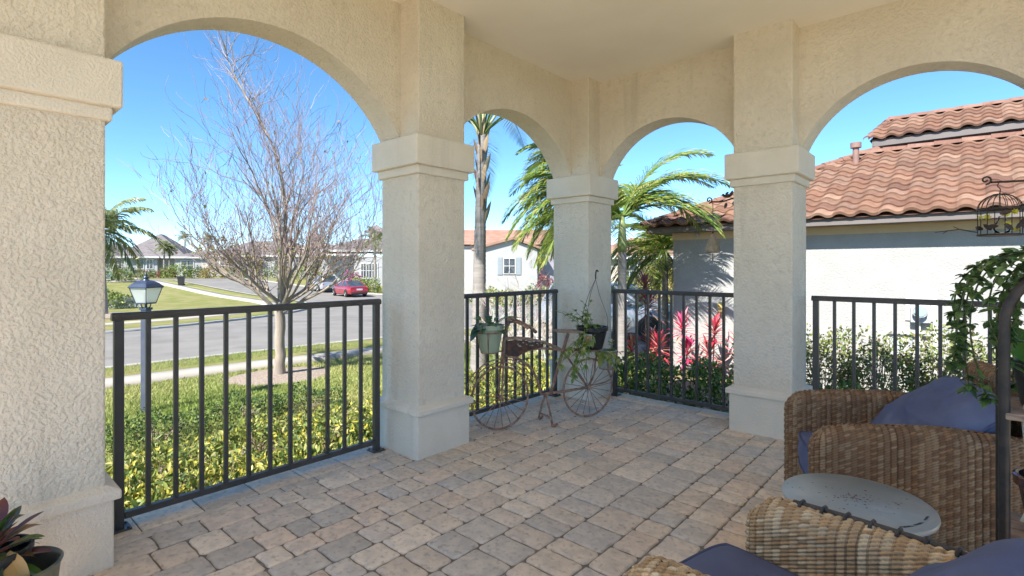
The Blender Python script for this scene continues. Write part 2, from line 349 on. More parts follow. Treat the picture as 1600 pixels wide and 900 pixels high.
ribbon('verge', offs(farK, .18), sw2, .085, GROUNDM, 'grass verge curving round the far street corner', 'verge', nx=3, skirt=.1)
ribbon('pavement', sw2, offs(sw2, 1.15), .095, CONC, 'pale concrete pavement curving round the far lawn', 'pavement', nx=2, skirt=.1)
ribbon('driveway', [(-12.7, 11.2), (-4.6, 11.4)], [(-12.7, 17.6), (-4.6, 17.4)], .03, CONC, 'pale concrete driveway under the silver car', 'driveway', nx=6, skirt=.1)
ribbon('driveway', [(-74, 9), (-96, 18)], [(-74, 14.5), (-94, 22)], .03, CONC, 'far pale driveway leading to the grey roofed house', 'driveway', nx=4)
ribbon('bounce_apron', [(-3.2, -5.0), (-3.2, -14)], [(6, -5.0), (6, -14)], .05, CONC, 'unseen pale concrete apron added behind the porch to bounce light', 'bounce_apron', nx=6)  # added out of view to bounce sunlight into the porch
ribbon('mulch_bed', [(-3.2, -3), (-3.2, 9.2)], [(-6.25, -3), (-6.0, 9.2)], .02, MULCH, 'brown mulch bed under the yellow shrubs', 'mulch', nx=6)
ribbon('mulch_bed', [(-3.2, 4.5), (3, 4.5)], [(-3.2, 9.98), (3, 9.98)], .03, MULCH, 'pale mulch bed between the porch and the white wall', 'mulch', nx=8)
# round mulch ring under the bare tree
mb = MB(); ang = np.arange(40)*2*math.pi/40
V = [(-9.75, 4.38, gz(-9.75, 4.38) + .06)] + [(-9.75 + math.cos(a)*(.85 + .08*math.sin(5*a)), 4.38 + math.sin(a)*(.95 + .08*math.cos(3*a)), gz(-9.75 + math.cos(a)*.9, 4.38 + math.sin(a)*.95) + .012) for a in ang]
mb.add(V, [(0, i + 1, (i + 1) % 40 + 1) for i in range(40)]); tag(mb.build('mulch_bed', MULCH, smooth=True), 'round mulch ring at the foot of the bare tree', 'mulch', kind='structure')
# island bed across the street, left
mb = MB(); cx, cy = -33.3, 6.2
V = [(cx, cy, gz(cx, cy) + .10)] + [(cx + math.cos(a)*(3.0 + .3*math.sin(3*a)), cy + math.sin(a)*2.0, gz(cx + math.cos(a)*3, cy + math.sin(a)*2) + .015) for a in ang]
mb.add(V, [(0, i + 1, (i + 1) % 40 + 1) for i in range(40)]); tag(mb.build('mulch_bed', MULCH, smooth=True), 'mulch island on the far lawn round the drooping palm', 'mulch', kind='structure')

# grass blades, near lawn and verges
def grass(name, rects, dens, hh, label):
    Ps = []
    for x0, x1, y0, y1 in rects:
        n = int((x1 - x0)*(y1 - y0)*dens); Ps.append(np.c_[rng.uniform(x0, x1, n), rng.uniform(y0, y1, n)])
    P = np.concatenate(Ps); P = P[~((np.hypot(P[:, 0] + 9.75, (P[:, 1] - 4.38)*.9) < .8))]; n = len(P)
    z = hgt(P[:, 0], P[:, 1]); B = np.c_[P, z]
    h = hh*rng.uniform(.5, 1.3, n); a = rng.uniform(0, 2*math.pi, n); w = rng.uniform(.004, .008, n)*1.5
    s = np.c_[np.cos(a)*w, np.sin(a)*w, np.zeros(n)]; l = np.c_[rng.normal(size=(n, 2))*.5*h[:, None], h]
    V = np.stack([B - s, B + s, B + l], 1).reshape(-1, 3); F = np.arange(3*n).reshape(-1, 3)
    big = (np.sin(P[:, 0]*1.7) + np.sin(P[:, 1]*1.3 + P[:, 0]*.6))*.25 + .5 + rng.normal(size=n)*.25
    c = np.clip(big, 0, 1)[:, None]; C = np.array((.23, .31, .07))*(1 - c) + np.array((.46, .45, .18))*c
    o = link(name, fast_mesh(name, V, F, C), GRASSM); tag(o, label, 'grass', kind='stuff')
grass('grass', [(-11.0, -6.2, -1.5, 9.5)], 2100, .055, 'short green grass on the near lawn in front of the yellow shrubs')
grass('verge_grass', [(-12.75, -11.75, -2, 7.2)], 2100, .12, 'short green grass on the verge beside the near kerb')

# ============================================================ PORCH
porch = empty('porch', (0, 0, 0), 0, 'tan stucco porch with square columns and round arches', 'porch')
def floor():
    mb = MB()
    def stone(x0, x1, y0, y1, sq=False):
        g = .0028; x0 += g; x1 -= g; y0 += g; y1 -= g; w, l = x1 - x0, y1 - y0
        if w < .02 or l < .02: return
        r = .006 if sq else random.uniform(.014, .026); r = min(r, w*.3, l*.3)
        pts = []
        for cx, cy, a0 in ((x1 - r, y1 - r, 0), (x0 + r, y1 - r, 90), (x0 + r, y0 + r, 180), (x1 - r, y0 + r, 270)):
            for k in range(4): a = R(a0 + k*30); pts.append((cx + r*math.cos(a), cy + r*math.sin(a)))
            # wavy mid side points
        P = np.array(pts); c = np.array(((x0 + x1)/2, (y0 + y1)/2))
        # insert side mid points with a little wobble
        Q = []
        for i in range(16):
            Q.append(P[i])
            if i % 4 == 3:
                a, b = P[i], P[(i + 1) % 16]
                for t in (.33, .67):
                    m = a*(1 - t) + b*t; d = (m - c); d /= np.linalg.norm(d); Q.append(m + d*random.uniform(-.0035, .002)*(0 if sq else 1))
        Q = np.array(Q); Q += rng.normal(size=Q.shape)*(.0004 if sq else .0011)
        n = len(Q); dz = random.uniform(-.0015, .0015); tx, ty = random.uniform(-.006, .006), random.uniform(-.006, .006)
        V = []
        for ins, z in ((0, -.02), (0, -.007), (.005, -.0015), (.016, 0)):
            for q in Q:
                d = c - q; L = np.linalg.norm(d); p = q + d/L*min(ins, L*.8)
                V.append((p[0], p[1], z + dz + (p[0] - c[0])*tx + (p[1] - c[1])*ty))
        V.append((c[0], c[1], .0006 + dz)); F = []
        for k in range(3):
            for i in range(n): j = (i + 1) % n; F.append((k*n + i, k*n + j, (k + 1)*n + j, (k + 1)*n + i))
        for i in range(n): F.append((3*n + i, 3*n + (i + 1) % n, 4*n))
        base = random.choice([(.44, .37, .315), (.48, .405, .34), (.40, .355, .325), (.36, .34, .325), (.46, .365, .305), (.32, .305, .295), (.51, .44, .375), (.41, .35, .305), (.335, .325, .325)])
        k = random.uniform(.92, 1.08)*1.6; base = tuple(.6*q + .4*r for q, r in zip(base, (.45, .375, .31))); base = (base[0]*1.01, base[1]*.985, base[2]*.915); mb.add(V, F, tuple(b*k for b in base))
    Y0, Y1 = -5.0, 4.545; X0, X1 = -3.155, 3.2
    y = Y0
    while y < Y1 - .1: stone(X0, X0 + .215, y, y + .27, True); y += .27          # soldier border
    x = X0 + .215
    y = Y0
    while y < Y1 - .3:
        l = random.choice([.235, .27, .2]); stone(x, x + .075, y, y + l, True); y += l      # cut slivers
    x += .075
    xx = x
    while xx < X1: stone(xx, xx + .27, Y1 - .215, Y1, True); xx += .27
    YE = Y1 - .215; prev = None
    while x < X1:
        w = random.choice([.125, .145, .165, .165, .2, .22]); y = Y0 - random.uniform(0, .2)
        while y < YE - .01:
            l = random.choice([.12, .145, .165, .2, .215, .23]) if w < .19 else random.choice([.125, .145, .165, .2, .22])
            if YE - (y + l) < .09: l = YE - y
            if not (y > 2.2 and False): stone(x, x + w, y, y + l)
            y += l
        x += w
    o = mb.build('porch_floor', PAVER, smooth=True, angle=50); tag(o, 'grey and brown tumbled paving stones of the porch floor', 'paving', kind='structure')
    sd = MB(); sd.box(-3.16, 3.2, -5, 4.55, -.8, -.0075); o = sd.build('porch_base', SAND); tag(o, 'sandy bed showing in the joints of the paving', 'paving bed', kind='structure')
floor()
CEILZ = 3.02
def column(cx, cy):
    h = .205
    mb = MB(); mb.box(cx - h, cx + h, cy - h, cy + h, .29, 1.90); col = mb.build('column', STUCCO, porch, bevel=.008)
    b = MB(); b.box(cx - .23, cx + .23, cy - .23, cy + .23, -.02, .285); b.build('plinth', STUCCO_FINE, col, bevel=.008)
    b = MB(); z0, z1 = .281, .318; k = .252
    V = [(cx + sx*k, cy + sy*k, z) for z in (z0, z1) for sx, sy in ((-1, -1), (1, -1), (1, 1), (-1, 1))] + [(cx + sx*.206, cy + sy*.206, .338) for sx, sy in ((-1, -1), (1, -1), (1, 1), (-1, 1))]
    F = [(3, 2, 1, 0)] + [(4*q + i, 4*q + (i + 1) % 4, 4*q + 4 + (i + 1) % 4, 4*q + 4 + i) for q in (0, 1) for i in range(4)] + [(8, 9, 10, 11)]
    b.add(V, F); b.build('plinth_cap', STUCCO_FINE, col, bevel=.007)
    b = MB(); b.box(cx - .226, cx + .226, cy - .226, cy + .226, 1.855, 1.912); b.build('necking', STUCCO_FINE, col, bevel=.008)
    b = MB(); b.box(cx - .256, cx + .256, cy - .256, cy + .256, 1.91, 2.105); b.build('capital', STUCCO_FINE, col, bevel=.009)
    b = MB(); b.box(cx - h, cx + h, cy - h, cy + h, 2.10, CEILZ + .02); b.build('pilaster', STUCCO, col, bevel=.008)
    return col
COLS = [(-2.91, .283), (-2.91, 2.322), (-2.91, 4.31), (-1.184, 4.31), (.60, 4.31), (-2.91, -1.75)]
for c in COLS: column(*c)
def arched_wall(axis, c0, c1, u0, u1, arches):
    # axis 'Y': wall along Y between X=c0..c1; arches = (centre, half, spring, crown)
    us = [u0]; zs = [2.11]
    for (c, hf, sp, cr) in arches:
        rise = cr - sp; r = (hf*hf + rise*rise)/(2*rise); zc = cr - r
        for i in range(49):
            u = c - hf*math.cos(math.pi*i/48); us.append(u); zs.append(zc + math.sqrt(max(0, r*r - (u - c)**2)))
    us.append(u1); zs.append(2.11); n = len(us); T = CEILZ + .03
    mb = MB(); mk = (lambda c, u, z: (c, u, z)) if axis == 'Y' else (lambda c, u, z: (u, c, z))
    V = [mk(c, u, z) for c in (c0, c1) for zz in (0, 1) for u, z in [(u, (zs[i] if zz == 0 else T)) for i, u in enumerate(us)]]
    a, b, c, d = 0, n, 2*n, 3*n; F = []
    for i in range(n - 1):
        F += [(a + i, a + i + 1, b + i + 1, b + i), (c + i + 1, c + i, d + i, d + i + 1), (a + i + 1, a + i, c + i, c + i + 1)]
    F += [(a, b, d, c), (a + n - 1, c + n - 1, d + n - 1, b + n - 1)]
    mb.add(V, F); return mb.build('arched_wall', STUCCO, porch, smooth=True, angle=35)
arched_wall('Y', -3.118, -2.90, -2.1, 4.52, [(-.73, .79, 2.11, 2.58), (1.302, .81, 2.11, 2.583), (3.318, .79, 2.11, 2.563)])
arched_wall('X', 4.30, 4.52, -2.8975, 1.0, [(-2.045, .65, 2.09, 2.548), (-.30, .67, 2.11, 2.57)])
mb = MB(); mb.box(-3.1, 1.0, -2.8, 4.5, CEILZ, CEILZ + .02); mb.build('ceiling', CEIL, porch)
mb = MB(); e = .38; x0, x1, y0, y1, z0 = -3.12 - e, 1.1, -2.8, 4.52 + e, 3.06
V = [(x0, y0, z0), (x1, y0, z0), (x1, y1, z0), (x0, y1, z0), (x0, y0, z0 + .18), (x1, y0, z0 + .18), (x1, y1, z0 + .18), (x0, y1, z0 + .18), (x1, y0, z0 + 2.2), (x0 + 3.2, y1 - 3.2, z0 + 2.2), (x1, y1 - 3.2, z0 + 2.2), (x0 + 3.2, y0, z0 + 2.2)]
mb.add(V, [(3, 2, 1, 0), (0, 1, 5, 4), (2, 3, 7, 6), (3, 0, 4, 7), (1, 2, 6, 5), (4, 11, 9, 7), (7, 9, 10, 6), (6, 10, 8, 5), (4, 5, 8, 11), (11, 8, 10, 9)]); mb.build('roof', TERRA, porch)

# ------------------------------------------------------------ railings
def railing(p0, ang, length, nb, label):
    t = empty('railing', p0, ang, label, 'railing', None)
    L = length
    m = MB(); prof = [(-.022, .992), (.022, .992), (.024, 1.012), (.018, 1.024), (.008, 1.029), (-.008, 1.029), (-.018, 1.024), (-.024, 1.012)]
    V = [(x, y, z) for x in (-.028, L + .028) for y, z in prof]; n = len(prof)
    m.add(V, [(i, (i + 1) % n, n + (i + 1) % n, n + i) for i in range(n)] + [tuple(range(n - 1, -1, -1)), tuple(n + i for i in range(n))])
    m.build('top_rail', RAILM, t, bevel=.003)
    m = MB(); m.box(.02, L - .02, -.017, .017, .047, .079); m.build('bottom_rail', RAILM, t, bevel=.003)
    for x in (0, L):
        m = MB(); m.box(x - .019, x + .019, -.019, .019, .008, .993); p = m.build('post', RAILM, t, bevel=.003)
        m = MB(); m.box(x - .045, x + .045, -.045, .045, .001, .009)
        for sx in (-1, 1):
            for sy in (-1, 1): m.lathe([(.0, .017), (.007, .017), (.007, .009)], 6, (x + sx*.033, sy*.033, 0))
        m.build('base_plate', RAILM, p, bevel=.0015)
    for i in range(nb):
        x = (i + 1)*L/(nb + 1)
        m = MB(); m.box(x - .0105, x + .0105, -.0105, .0105, .075, .995); m.build('baluster', RAILM, t, bevel=.002)
    return t
railing((-3.035, .597, 0), R(90), 1.42, 11, 'long dark metal railing in front of the yellow shrubs and street')
railing((-3.035, 2.63, 0), R(90), 1.39, 11, 'dark metal railing behind the rusty bicycle')
railing((-2.61, 4.425, 0), 0, 1.15, 9, 'dark metal railing in front of the red plants and silver car')
railing((-.895, 4.425, 0), 0, 1.2, 9, 'dark metal railing behind the far wicker armchair')
# ============================================================ NEIGHBOUR HOUSE
nh = empty('neighbour_house', (-2, 10, -.8), 0, 'white stucco house with pinkish terracotta tile roof beside the porch', 'house')
def P_(o): o.parent = nh; o.location = -Vector(nh.location) if o.location.length == 0 else o.location - Vector(nh.location); return o
def tiles(name, X0, X1, Y0, z0, pitch, courses, expo=.36, tw=.30, hip=True, hipk=1.0, amp=.045, parent=None, rightY=None):
    nxp = 12; nx = int((X1 - X0)/tw*nxp) + 1
    x = X0 + np.arange(nx)*tw/nxp; ph = (x - X0)/tw % 1.0
    wv = np.where(ph < .62, np.sin(math.pi*ph/.62)**.8, -.35*np.sin(math.pi*(ph - .62)/.38))*amp
    ca, sa = math.cos(pitch), math.sin(pitch); Vs = []; Fs = []; Cs = []; b = 0
    tcol = {}
    for k in range(courses):
        rows = []
        for q, (s, lift) in enumerate(((k*expo, -.012), (k*expo, .032), (k*expo + .02, .036), ((k + 1)*expo, .004))):
            jit = 0
            z = z0 + s*sa + (wv + lift)*ca; y = Y0 + s*ca - (wv + lift)*sa
            xx = x.copy()
            if hip:
                hx = X0 + (y.mean() - Y0)*hipk; xx = np.maximum(xx, hx)
            rows.append(np.stack([xx, y, z], -1))
        V = np.stack(rows, 1).reshape(-1, 3); F = grid_mesh(V, nx, 4); 
        tid = (np.arange(nx - 1)//nxp)
        cc = np.array([random.choice([(.45, .245, .165), (.41, .215, .145), (.50, .29, .20), (.42, .23, .155), (.46, .275, .20), (.34, .18, .13), (.54, .33, .235)]) for _ in range(tid.max() + 1)])*rng.uniform(.88, 1.12, (tid.max() + 1, 1))
        C = np.repeat(cc[tid], 3, 0)
        keep = (np.abs(V[F][:, :, 0].max(1) - V[F][:, :, 0].min(1)) > 1e-5)
        Vs.append(V); Fs.append(F[keep] + b); Cs.append(C[keep]); b += len(V)
    o = link(name, fast_mesh(name, np.concatenate(Vs), np.concatenate(Fs), np.concatenate(Cs)), TERRA, None, True); o.data.set_sharp_from_angle(angle=R(45))
    return o
def ridge_caps(name, p0, p1, r=.10, step=.40, lift=.05):
    mb = MB(); p0, p1 = Vector(p0), Vector(p1); d = (p1 - p0); n = int(d.length/step); d.normalize()
    for i in range(n + 1):
        a = p0 + d*(i*step) + Vector((0, 0, lift)); b = a + d*(step*1.08)
        side = d.cross(Vector((0, 0, 1))).normalized(); up = side.cross(d)
        V = []
        for pt, rr in ((a, r*1.12), (b, r*.92)):
            for k in range(9):
                an = math.pi*k/8; V.append(pt + side*math.cos(an)*rr + up*(math.sin(an)*rr*.8 - .05))
        for k in range(9): V.append(V[k] - up*.03)
        F = [(k, k + 1, 10 + k, 9 + k) for k in range(8)] + [(k + 1, k, 18 + k, 19 + k) for k in range(8)]
        c = random.choice([(.47, .25, .185), (.42, .215, .16), (.50, .28, .21)]); mb.add([tuple(v) for v in V], F, c)
    return mb.build(name, TERRA, None, smooth=True, angle=50)
WX0, WX1 = -4.56, 4.2
mb = MB(); mb.box(WX0, WX1, 10, 15.5, -1.2, 2.0); w = P_(mb.build('wall', WHITE_STUCCO))
mb = MB(); mb.box(WX0 - .012, WX1, 9.985, 15.52, 1.775, 1.985); P_(mb.build('frieze', FRIEZE))
mb = MB(); mb.box(-4.93, WX1, 9.64, 16, 1.91, 1.925); P_(mb.build('soffit', FASCIA))
mb = MB(); mb.box(-4.95, WX1, 9.615, 9.64, 1.905, 2.03); mb.box(-4.95, -4.925, 9.64, 15.5, 1.905, 2.03); P_(mb.build('fascia', FASCIA, bevel=.004))
pit = math.atan(.46); NC = 14; EX = .257
rf = P_(tiles('roof', -5.0, 4.2, 9.54, 2.045, pit, NC, hip=True, hipk=.98, expo=EX, amp=.042))
# underlayer, left hip plane and back slope so that nothing shows through
rl = NC*EX*math.cos(pit); yr = 9.54 + rl; zr = 2.045 + NC*EX*math.sin(pit)
mb = MB(); mb.add([(-4.98, 9.57, 2.01), (4.2, 9.57, 2.01), (4.2, yr, zr - .02), (-5 + rl*.98, yr, zr - .02), (-4.98, 9.43 + 2*rl, 2.0), (4.2, 9.43 + 2*rl, 2.0)], [(0, 1, 2, 3), (0, 3, 4), (3, 2, 5, 4)], (.42, .22, .17)); u = mb.build('roof_deck', TERRA); P_(u)
P_(ridge_caps('hip_ridge', (-5.02, 9.52, 2.06), (-5 + rl*.98, yr, zr), .09))
P_(ridge_caps('ridge', (-5 + rl*.98, yr, zr), (4.2, yr, zr), .11))
# upper storey strip
UY = 13.9
mb = MB(); mb.box(-1.50, 4.2, UY, 16.5, 2.6, 3.93); P_(mb.build('upper_wall', mat('upper_wall_paint', (.24, .22, .215), (.22, .20, .195), rough=.9)))
mb = MB(); mb.box(-1.64, 4.2, 13.42, 13.45, 3.80, 3.95); mb.box(-1.66, -1.63, 13.42, 16.5, 3.80, 3.95); mb.box(-1.63, 4.2, 13.45, 16.5, 3.83, 3.845); P_(mb.build('upper_fascia', FASCIA, bevel=.004))
mb = MB(); mb.box(-1.5, 4.2, UY - .02, UY, 3.72, 3.79)
for i in range(60): mb.box(-1.5 + i*.095, -1.5 + i*.095 + .05, UY - .045, UY - .02, 3.73, 3.78)
P_(mb.build('dentil_band', FASCIA))
up = math.atan(.5)
P_(tiles('upper_roof', -1.72, 4.2, 13.36, 3.96, up, 5, hip=True, hipk=.18, expo=.272))
yu = 13.36 + 4*.34*math.cos(up); zu = 3.96 + 4*.34*math.sin(up)
mb = MB(); mb.add([(-1.7, 13.4, 3.93), (4.2, 13.4, 3.93), (4.2, yu, zu - .02), (-1.5, yu, zu - .02), (-1.7, 16.4, 3.93), (4.2, 16.4, 3.93)], [(0, 1, 2, 3), (0, 3, 4), (3, 2, 5, 4)], (.42, .22, .17)); P_(mb.build('upper_roof_deck', TERRA))
P_(ridge_caps('upper_ridge', (-1.49, yu, zu), (4.2, yu, zu), .10))
P_(ridge_caps('upper_hip', (-1.74, 13.33, 3.97), (-1.50, yu, zu), .07, .3))
mb = MB(); vx, vy = -1.78, 12.25; mb.lathe([(.055, 3.0), (.055, 3.62)], 14, (vx, vy, 0)); mb.lathe([(.0, 3.70), (.095, 3.70), (.095, 3.60), (.055, 3.59)], 14, (vx, vy, 0)); P_(mb.build('vent_pipe', mat('vent_paint', (.24, .15, .125), (.21, .13, .11), rough=.7), smooth=True, angle=40))
# meter set, lantern, small fittings on the wall
bx, by = -.62, 9.99
mb = MB(); mb.box(bx - .19, bx + .19, by - .012, by + .002, .42, .92); P_(mb.build('meter_panel', TRIMW, bevel=.004))
mb = MB(); mb.box(bx - .12, bx + .12, by - .12, by - .01, .40, .70); mbox = P_(mb.build('meter_box', GREYBOX, bevel=.012))
mb = MB(); mb.lathe([(.0, -.10), (.075, -.10), (.09, -.08), (.09, 0)], 20, (0, 0, 0), axis='y'); o = mb.build('meter_dial', CLEAR, smooth=True, angle=40); o.location = (bx, by - .12, .57); P_(o); o.parent = mbox; o.location = (bx, by - .12, .57)
mb = MB(); mb.lathe([(.0, -.03), (.07, -.03), (.07, 0)], 20, (0, 0, 0), axis='y'); o = mb.build('meter_face', mat('meter_face', (.35, .6, .75), rough=.3)); o.parent = mbox; o.location = (bx, by - .12, .57)
mb = MB(); mb.tube([(bx + .17, by - .04, -.8), (bx + .17, by - .04, .5)], .03, 10); mb.tube([(bx - .02, by - .05, -.3), (bx - .02, by - .05, .4)], .018, 8); P_(mb.build('conduit', TRIMW, smooth=True))
mb = MB(); mb.box(bx - .42, bx - .10, by - .13, by - .01, -.12, .16); mb.box(bx - .40, bx + .12, by - .07, by - .01, .20, .25); P_(mb.build('utility_box', GREYBOX, bevel=.012))
mb = MB(); mb.box(-3.62, -3.52, 9.93, 9.99, .33, .39); mb.lathe([(.0, .46), (.05, .45), (.07, .40), (.065, .34), (.0, .33)], 12, (-3.57, 9.90, .12)); mb.lathe([(.0, .14), (.055, .14), (.055, .10), (0, .10)], 12, (-3.57, 9.90, .30)); P_(mb.build('wall_lamp', mat('amber_lamp', (.55, .40, .12), (.4, .3, .15), rough=.4), smooth=True, angle=40))
mb = MB(); mb.box(-3.56, -3.50, 9.9, 9.99, -.20, -.10); mb.tube([(-3.50, 9.93, -.12), (-3.46, 9.93, -.05), (-3.46, 9.93, .08)], .012, 6); P_(mb.build('tap_fitting', GREYBOX))
mb = MB(); mb.lathe([(.0, -.05), (.035, -.05), (.04, 0), (.03, .05), (.0, .06)], 12, (-4.05, 9.93, 1.86), axis='z'); P_(mb.build('security_light', GREYBOX, smooth=True))
mb = MB(); mb.box(-3.35, -2.95, 9.975, 9.999, -.75, -.28); P_(mb.build('access_panel', TRIMW, bevel=.003))

# ============================================================ FAR HOUSES
def house(name, loc, yaw, label, parts, roofs, wins, wallm, roofm, garage=(), cupola=None, group=None):
    h = empty(name, loc, yaw, label, 'house', group)
    for (x0, x1, y0, y1, zt) in parts:
        m = MB(); m.box(x0, x1, y0, y1, -1.5, zt); m.build('wall', wallm, h)
    for (x0, x1, y0, y1, z, rh, ov) in roofs:      # hip roofs
        x0 -= ov; x1 += ov; y0 -= ov; y1 += ov; w, d = x1 - x0, y1 - y0; k = min(w, d)/2
        m = MB(); ry0, ry1 = (y0 + k, y1 - k); rx0, rx1 = x0 + k, x1 - k
        if w >= d: ra, rb = (rx0, (y0 + y1)/2, z + rh), (rx1 + .01, (y0 + y1)/2, z + rh)
        else: ra, rb = ((x0 + x1)/2, ry0, z + rh), ((x0 + x1)/2, ry1 + .01, z + rh)
        V = [(x0, y0, z - .22), (x1, y0, z - .22), (x1, y1, z - .22), (x0, y1, z - .22), (x0, y0, z), (x1, y0, z), (x1, y1, z), (x0, y1, z), ra, rb]
        F = [(3, 2, 1, 0), (0, 1, 5, 4), (1, 2, 6, 5), (2, 3, 7, 6), (3, 0, 4, 7)]
        F += [(4, 5, 9, 8), (5, 6, 9), (6, 7, 8, 9), (7, 4, 8)] if w >= d else [(4, 5, 8), (5, 6, 9, 8), (6, 7, 9), (7, 4, 8, 9)]
        m.add(V, F); r_ = m.build('roof', roofm, h)
        m = MB(); m.box(x0 - .02, x1 + .02, y0 - .03, y0 - .004, z - .24, z + .03); m.build('fascia', TRIMW, r_)
    for (x0, x1, z0, z1, y, arch) in wins:
        m = MB(); m.box(x0 - .12, x1 + .12, y - .08, y - .01, z0 - .12, z1 + .12); w_ = m.build('window', TRIMW, h)
        m = MB()
        if arch:
            r = (x1 - x0)/2; P = [(x0, z0), (x1, z0)] + [((x0 + x1)/2 + r*math.cos(a), z1 - r + r*math.sin(a)) for a in np.linspace(0, math.pi, 9)]
            m.prism(P, (y - .1, y - .085))
        else: m.box(x0, x1, y - .1, y - .085, z0, z1)
        m.build('pane', GLASSD, w_)
        m = MB(); mx = (x0 + x1)/2; m.box(mx - .03, mx + .03, y - .13, y - .102, z0, z1 - .05); m.box(x0, x1, y - .125, y - .104, z0 + (z1 - z0)*.5 - .03, z0 + (z1 - z0)*.5 + .03); m.build('glazing_bar', TRIMW, w_)
    for (x0, x1, z1, y) in garage:
        m = MB(); m.box(x0, x1, y - .06, y - .01, -1, z1)
        for k in range(1, 5): m.box(x0 + .06, x1 - .06, y - .075, y - .062, z1 - k*.55, z1 - k*.55 + .05)
        m.build('garage_door', mat('garage_paint', (.48, .42, .37), rough=.7), h)
    if cupola:
        cx, cy, cz, w = cupola
        m = MB(); m.box(cx - w, cx + w, cy - w, cy + w, cz - 1.2, cz); c = m.build('cupola', wallm, h)
        m = MB()
        for k in range(3): m.box(cx - w + .18 + k*(2*w - .3)/3, cx - w + .18 + k*(2*w - .3)/3 + (2*w - .6)/3, cy - w - .05, cy - w + .02, cz - .75, cz - .1)
        m.build('louvre', GLASSD, c)
        m = MB(); e = w + .55; m.add([(cx - e, cy - e, cz), (cx + e, cy - e, cz), (cx + e, cy + e, cz), (cx - e, cy + e, cz), (cx, cy, cz + 1.0)], [(3, 2, 1, 0), (0, 1, 4), (1, 2, 4), (2, 3, 4), (3, 0, 4)]); m.build('cupola_roof', roofm, c)
    return h
def at(px, d):
    c, s = math.cos(R(41.75)), math.sin(R(41.75)); t = (px - 800)/812.25; return (d*(c*t - s), d*(s*t + c))
# far left house across the cross street
hx, hy = at(221, 84)
house('grey_roofed_house', (hx, hy, 0), R(41.75 + 20), 'white house with a high grey hip roof and two arched windows', [(-2.3, 2.2, 0, 12, 2.75), (2.2, 6.4, 1.6, 12, 2.75), (-9, -2.3, 3, 12, 2.75)],
      [(-3.3, 6.0, .2, 12, 2.8, 4.0, .5), (-2.3, 2.2, -.3, 6, 2.82, 1.9, .4), (-9, -2.3, 3, 12, 2.8, 2.4, .5)], [(-.55, .25, .9, 2.35, 0, True), (.75, 1.55, .9, 2.35, 0, True), (-4.5, -3.6, .9, 2.2, 3, False)], HOUSEW, GREYROOF)
hx, hy = at(305, 86)
house('garage_house', (hx, hy, 0), R(41.75 + 16), 'low white house with a grey hip roof and pinkish garage door', [(-3.0, 4.0, 0, 9, 2.75)], [(-3.2, 4.2, 0, 9, 2.8, 1.25, .45)], [(-2.0, -.3, .75, 2.1, 0, False)], HOUSEW, GREYROOF, garage=[(1.0, 3.6, 1.75, 0)])
hx, hy = at(400, 88)
house('wide_house', (hx, hy, 0), R(41.75 + 12), 'wide white house half hidden behind the bare tree', [(-7, 6, 0, 10, 3.0), (6, 10, 2, 10, 3.0)], [(-7, 10, 0, 10, 3.1, 2.6, .5), (-5, 0, -1, 4, 3.05, 1.3, .4)], [(-5.5, -4, .5, 2.2, 0, False), (-1.5, 0, .5, 2.2, 0, False), (3, 4.6, .5, 2.2, 0, False)], HOUSEW, GREYROOF, cupola=(3.0, 5, 6.2, 1.2))
hx, hy = at(495, 90)
house('pale_house', (hx, hy, 0), R(41.75 + 8), 'pale house with pinkish roof and dark cupola behind the twigs', [(-6, 5, 0, 10, 3.2)], [(-6, 5, 0, 10, 3.3, 2.4, .5)], [(-4.5, -3, .6, 2.3, 0, False), (-1, .5, .6, 2.3, 0, False), (2.4, 3.8, .6, 2.3, 0, False)], HOUSEB, mat('brown_roof_tile', (.34, .26, .23), (.40, .32, .29), nscale=1.3, rough=.9), cupola=(-1.2, 5, 6.4, 1.1))
hx, hy = at(572, 62)
house('cupola_house', (hx, hy, 0), R(41.75 + 8), 'white house with grey roof, tall windows and a square cupola', [(-1.4, 4.5, 0, 9, 2.4), (-5.5, -1.4, 2.5, 9, 2.4)], [(-5.5, 4.5, .6, 9, 3.2, 1.6, .5)], [(-.55, -.05, -.1, 1.55, 0, False), (.1, .6, -.1, 1.55, 0, False), (.75, 1.25, -.1, 1.55, 0, False)], HOUSEW, GREYROOF, cupola=(.7, 4.6, 5.6, .85))
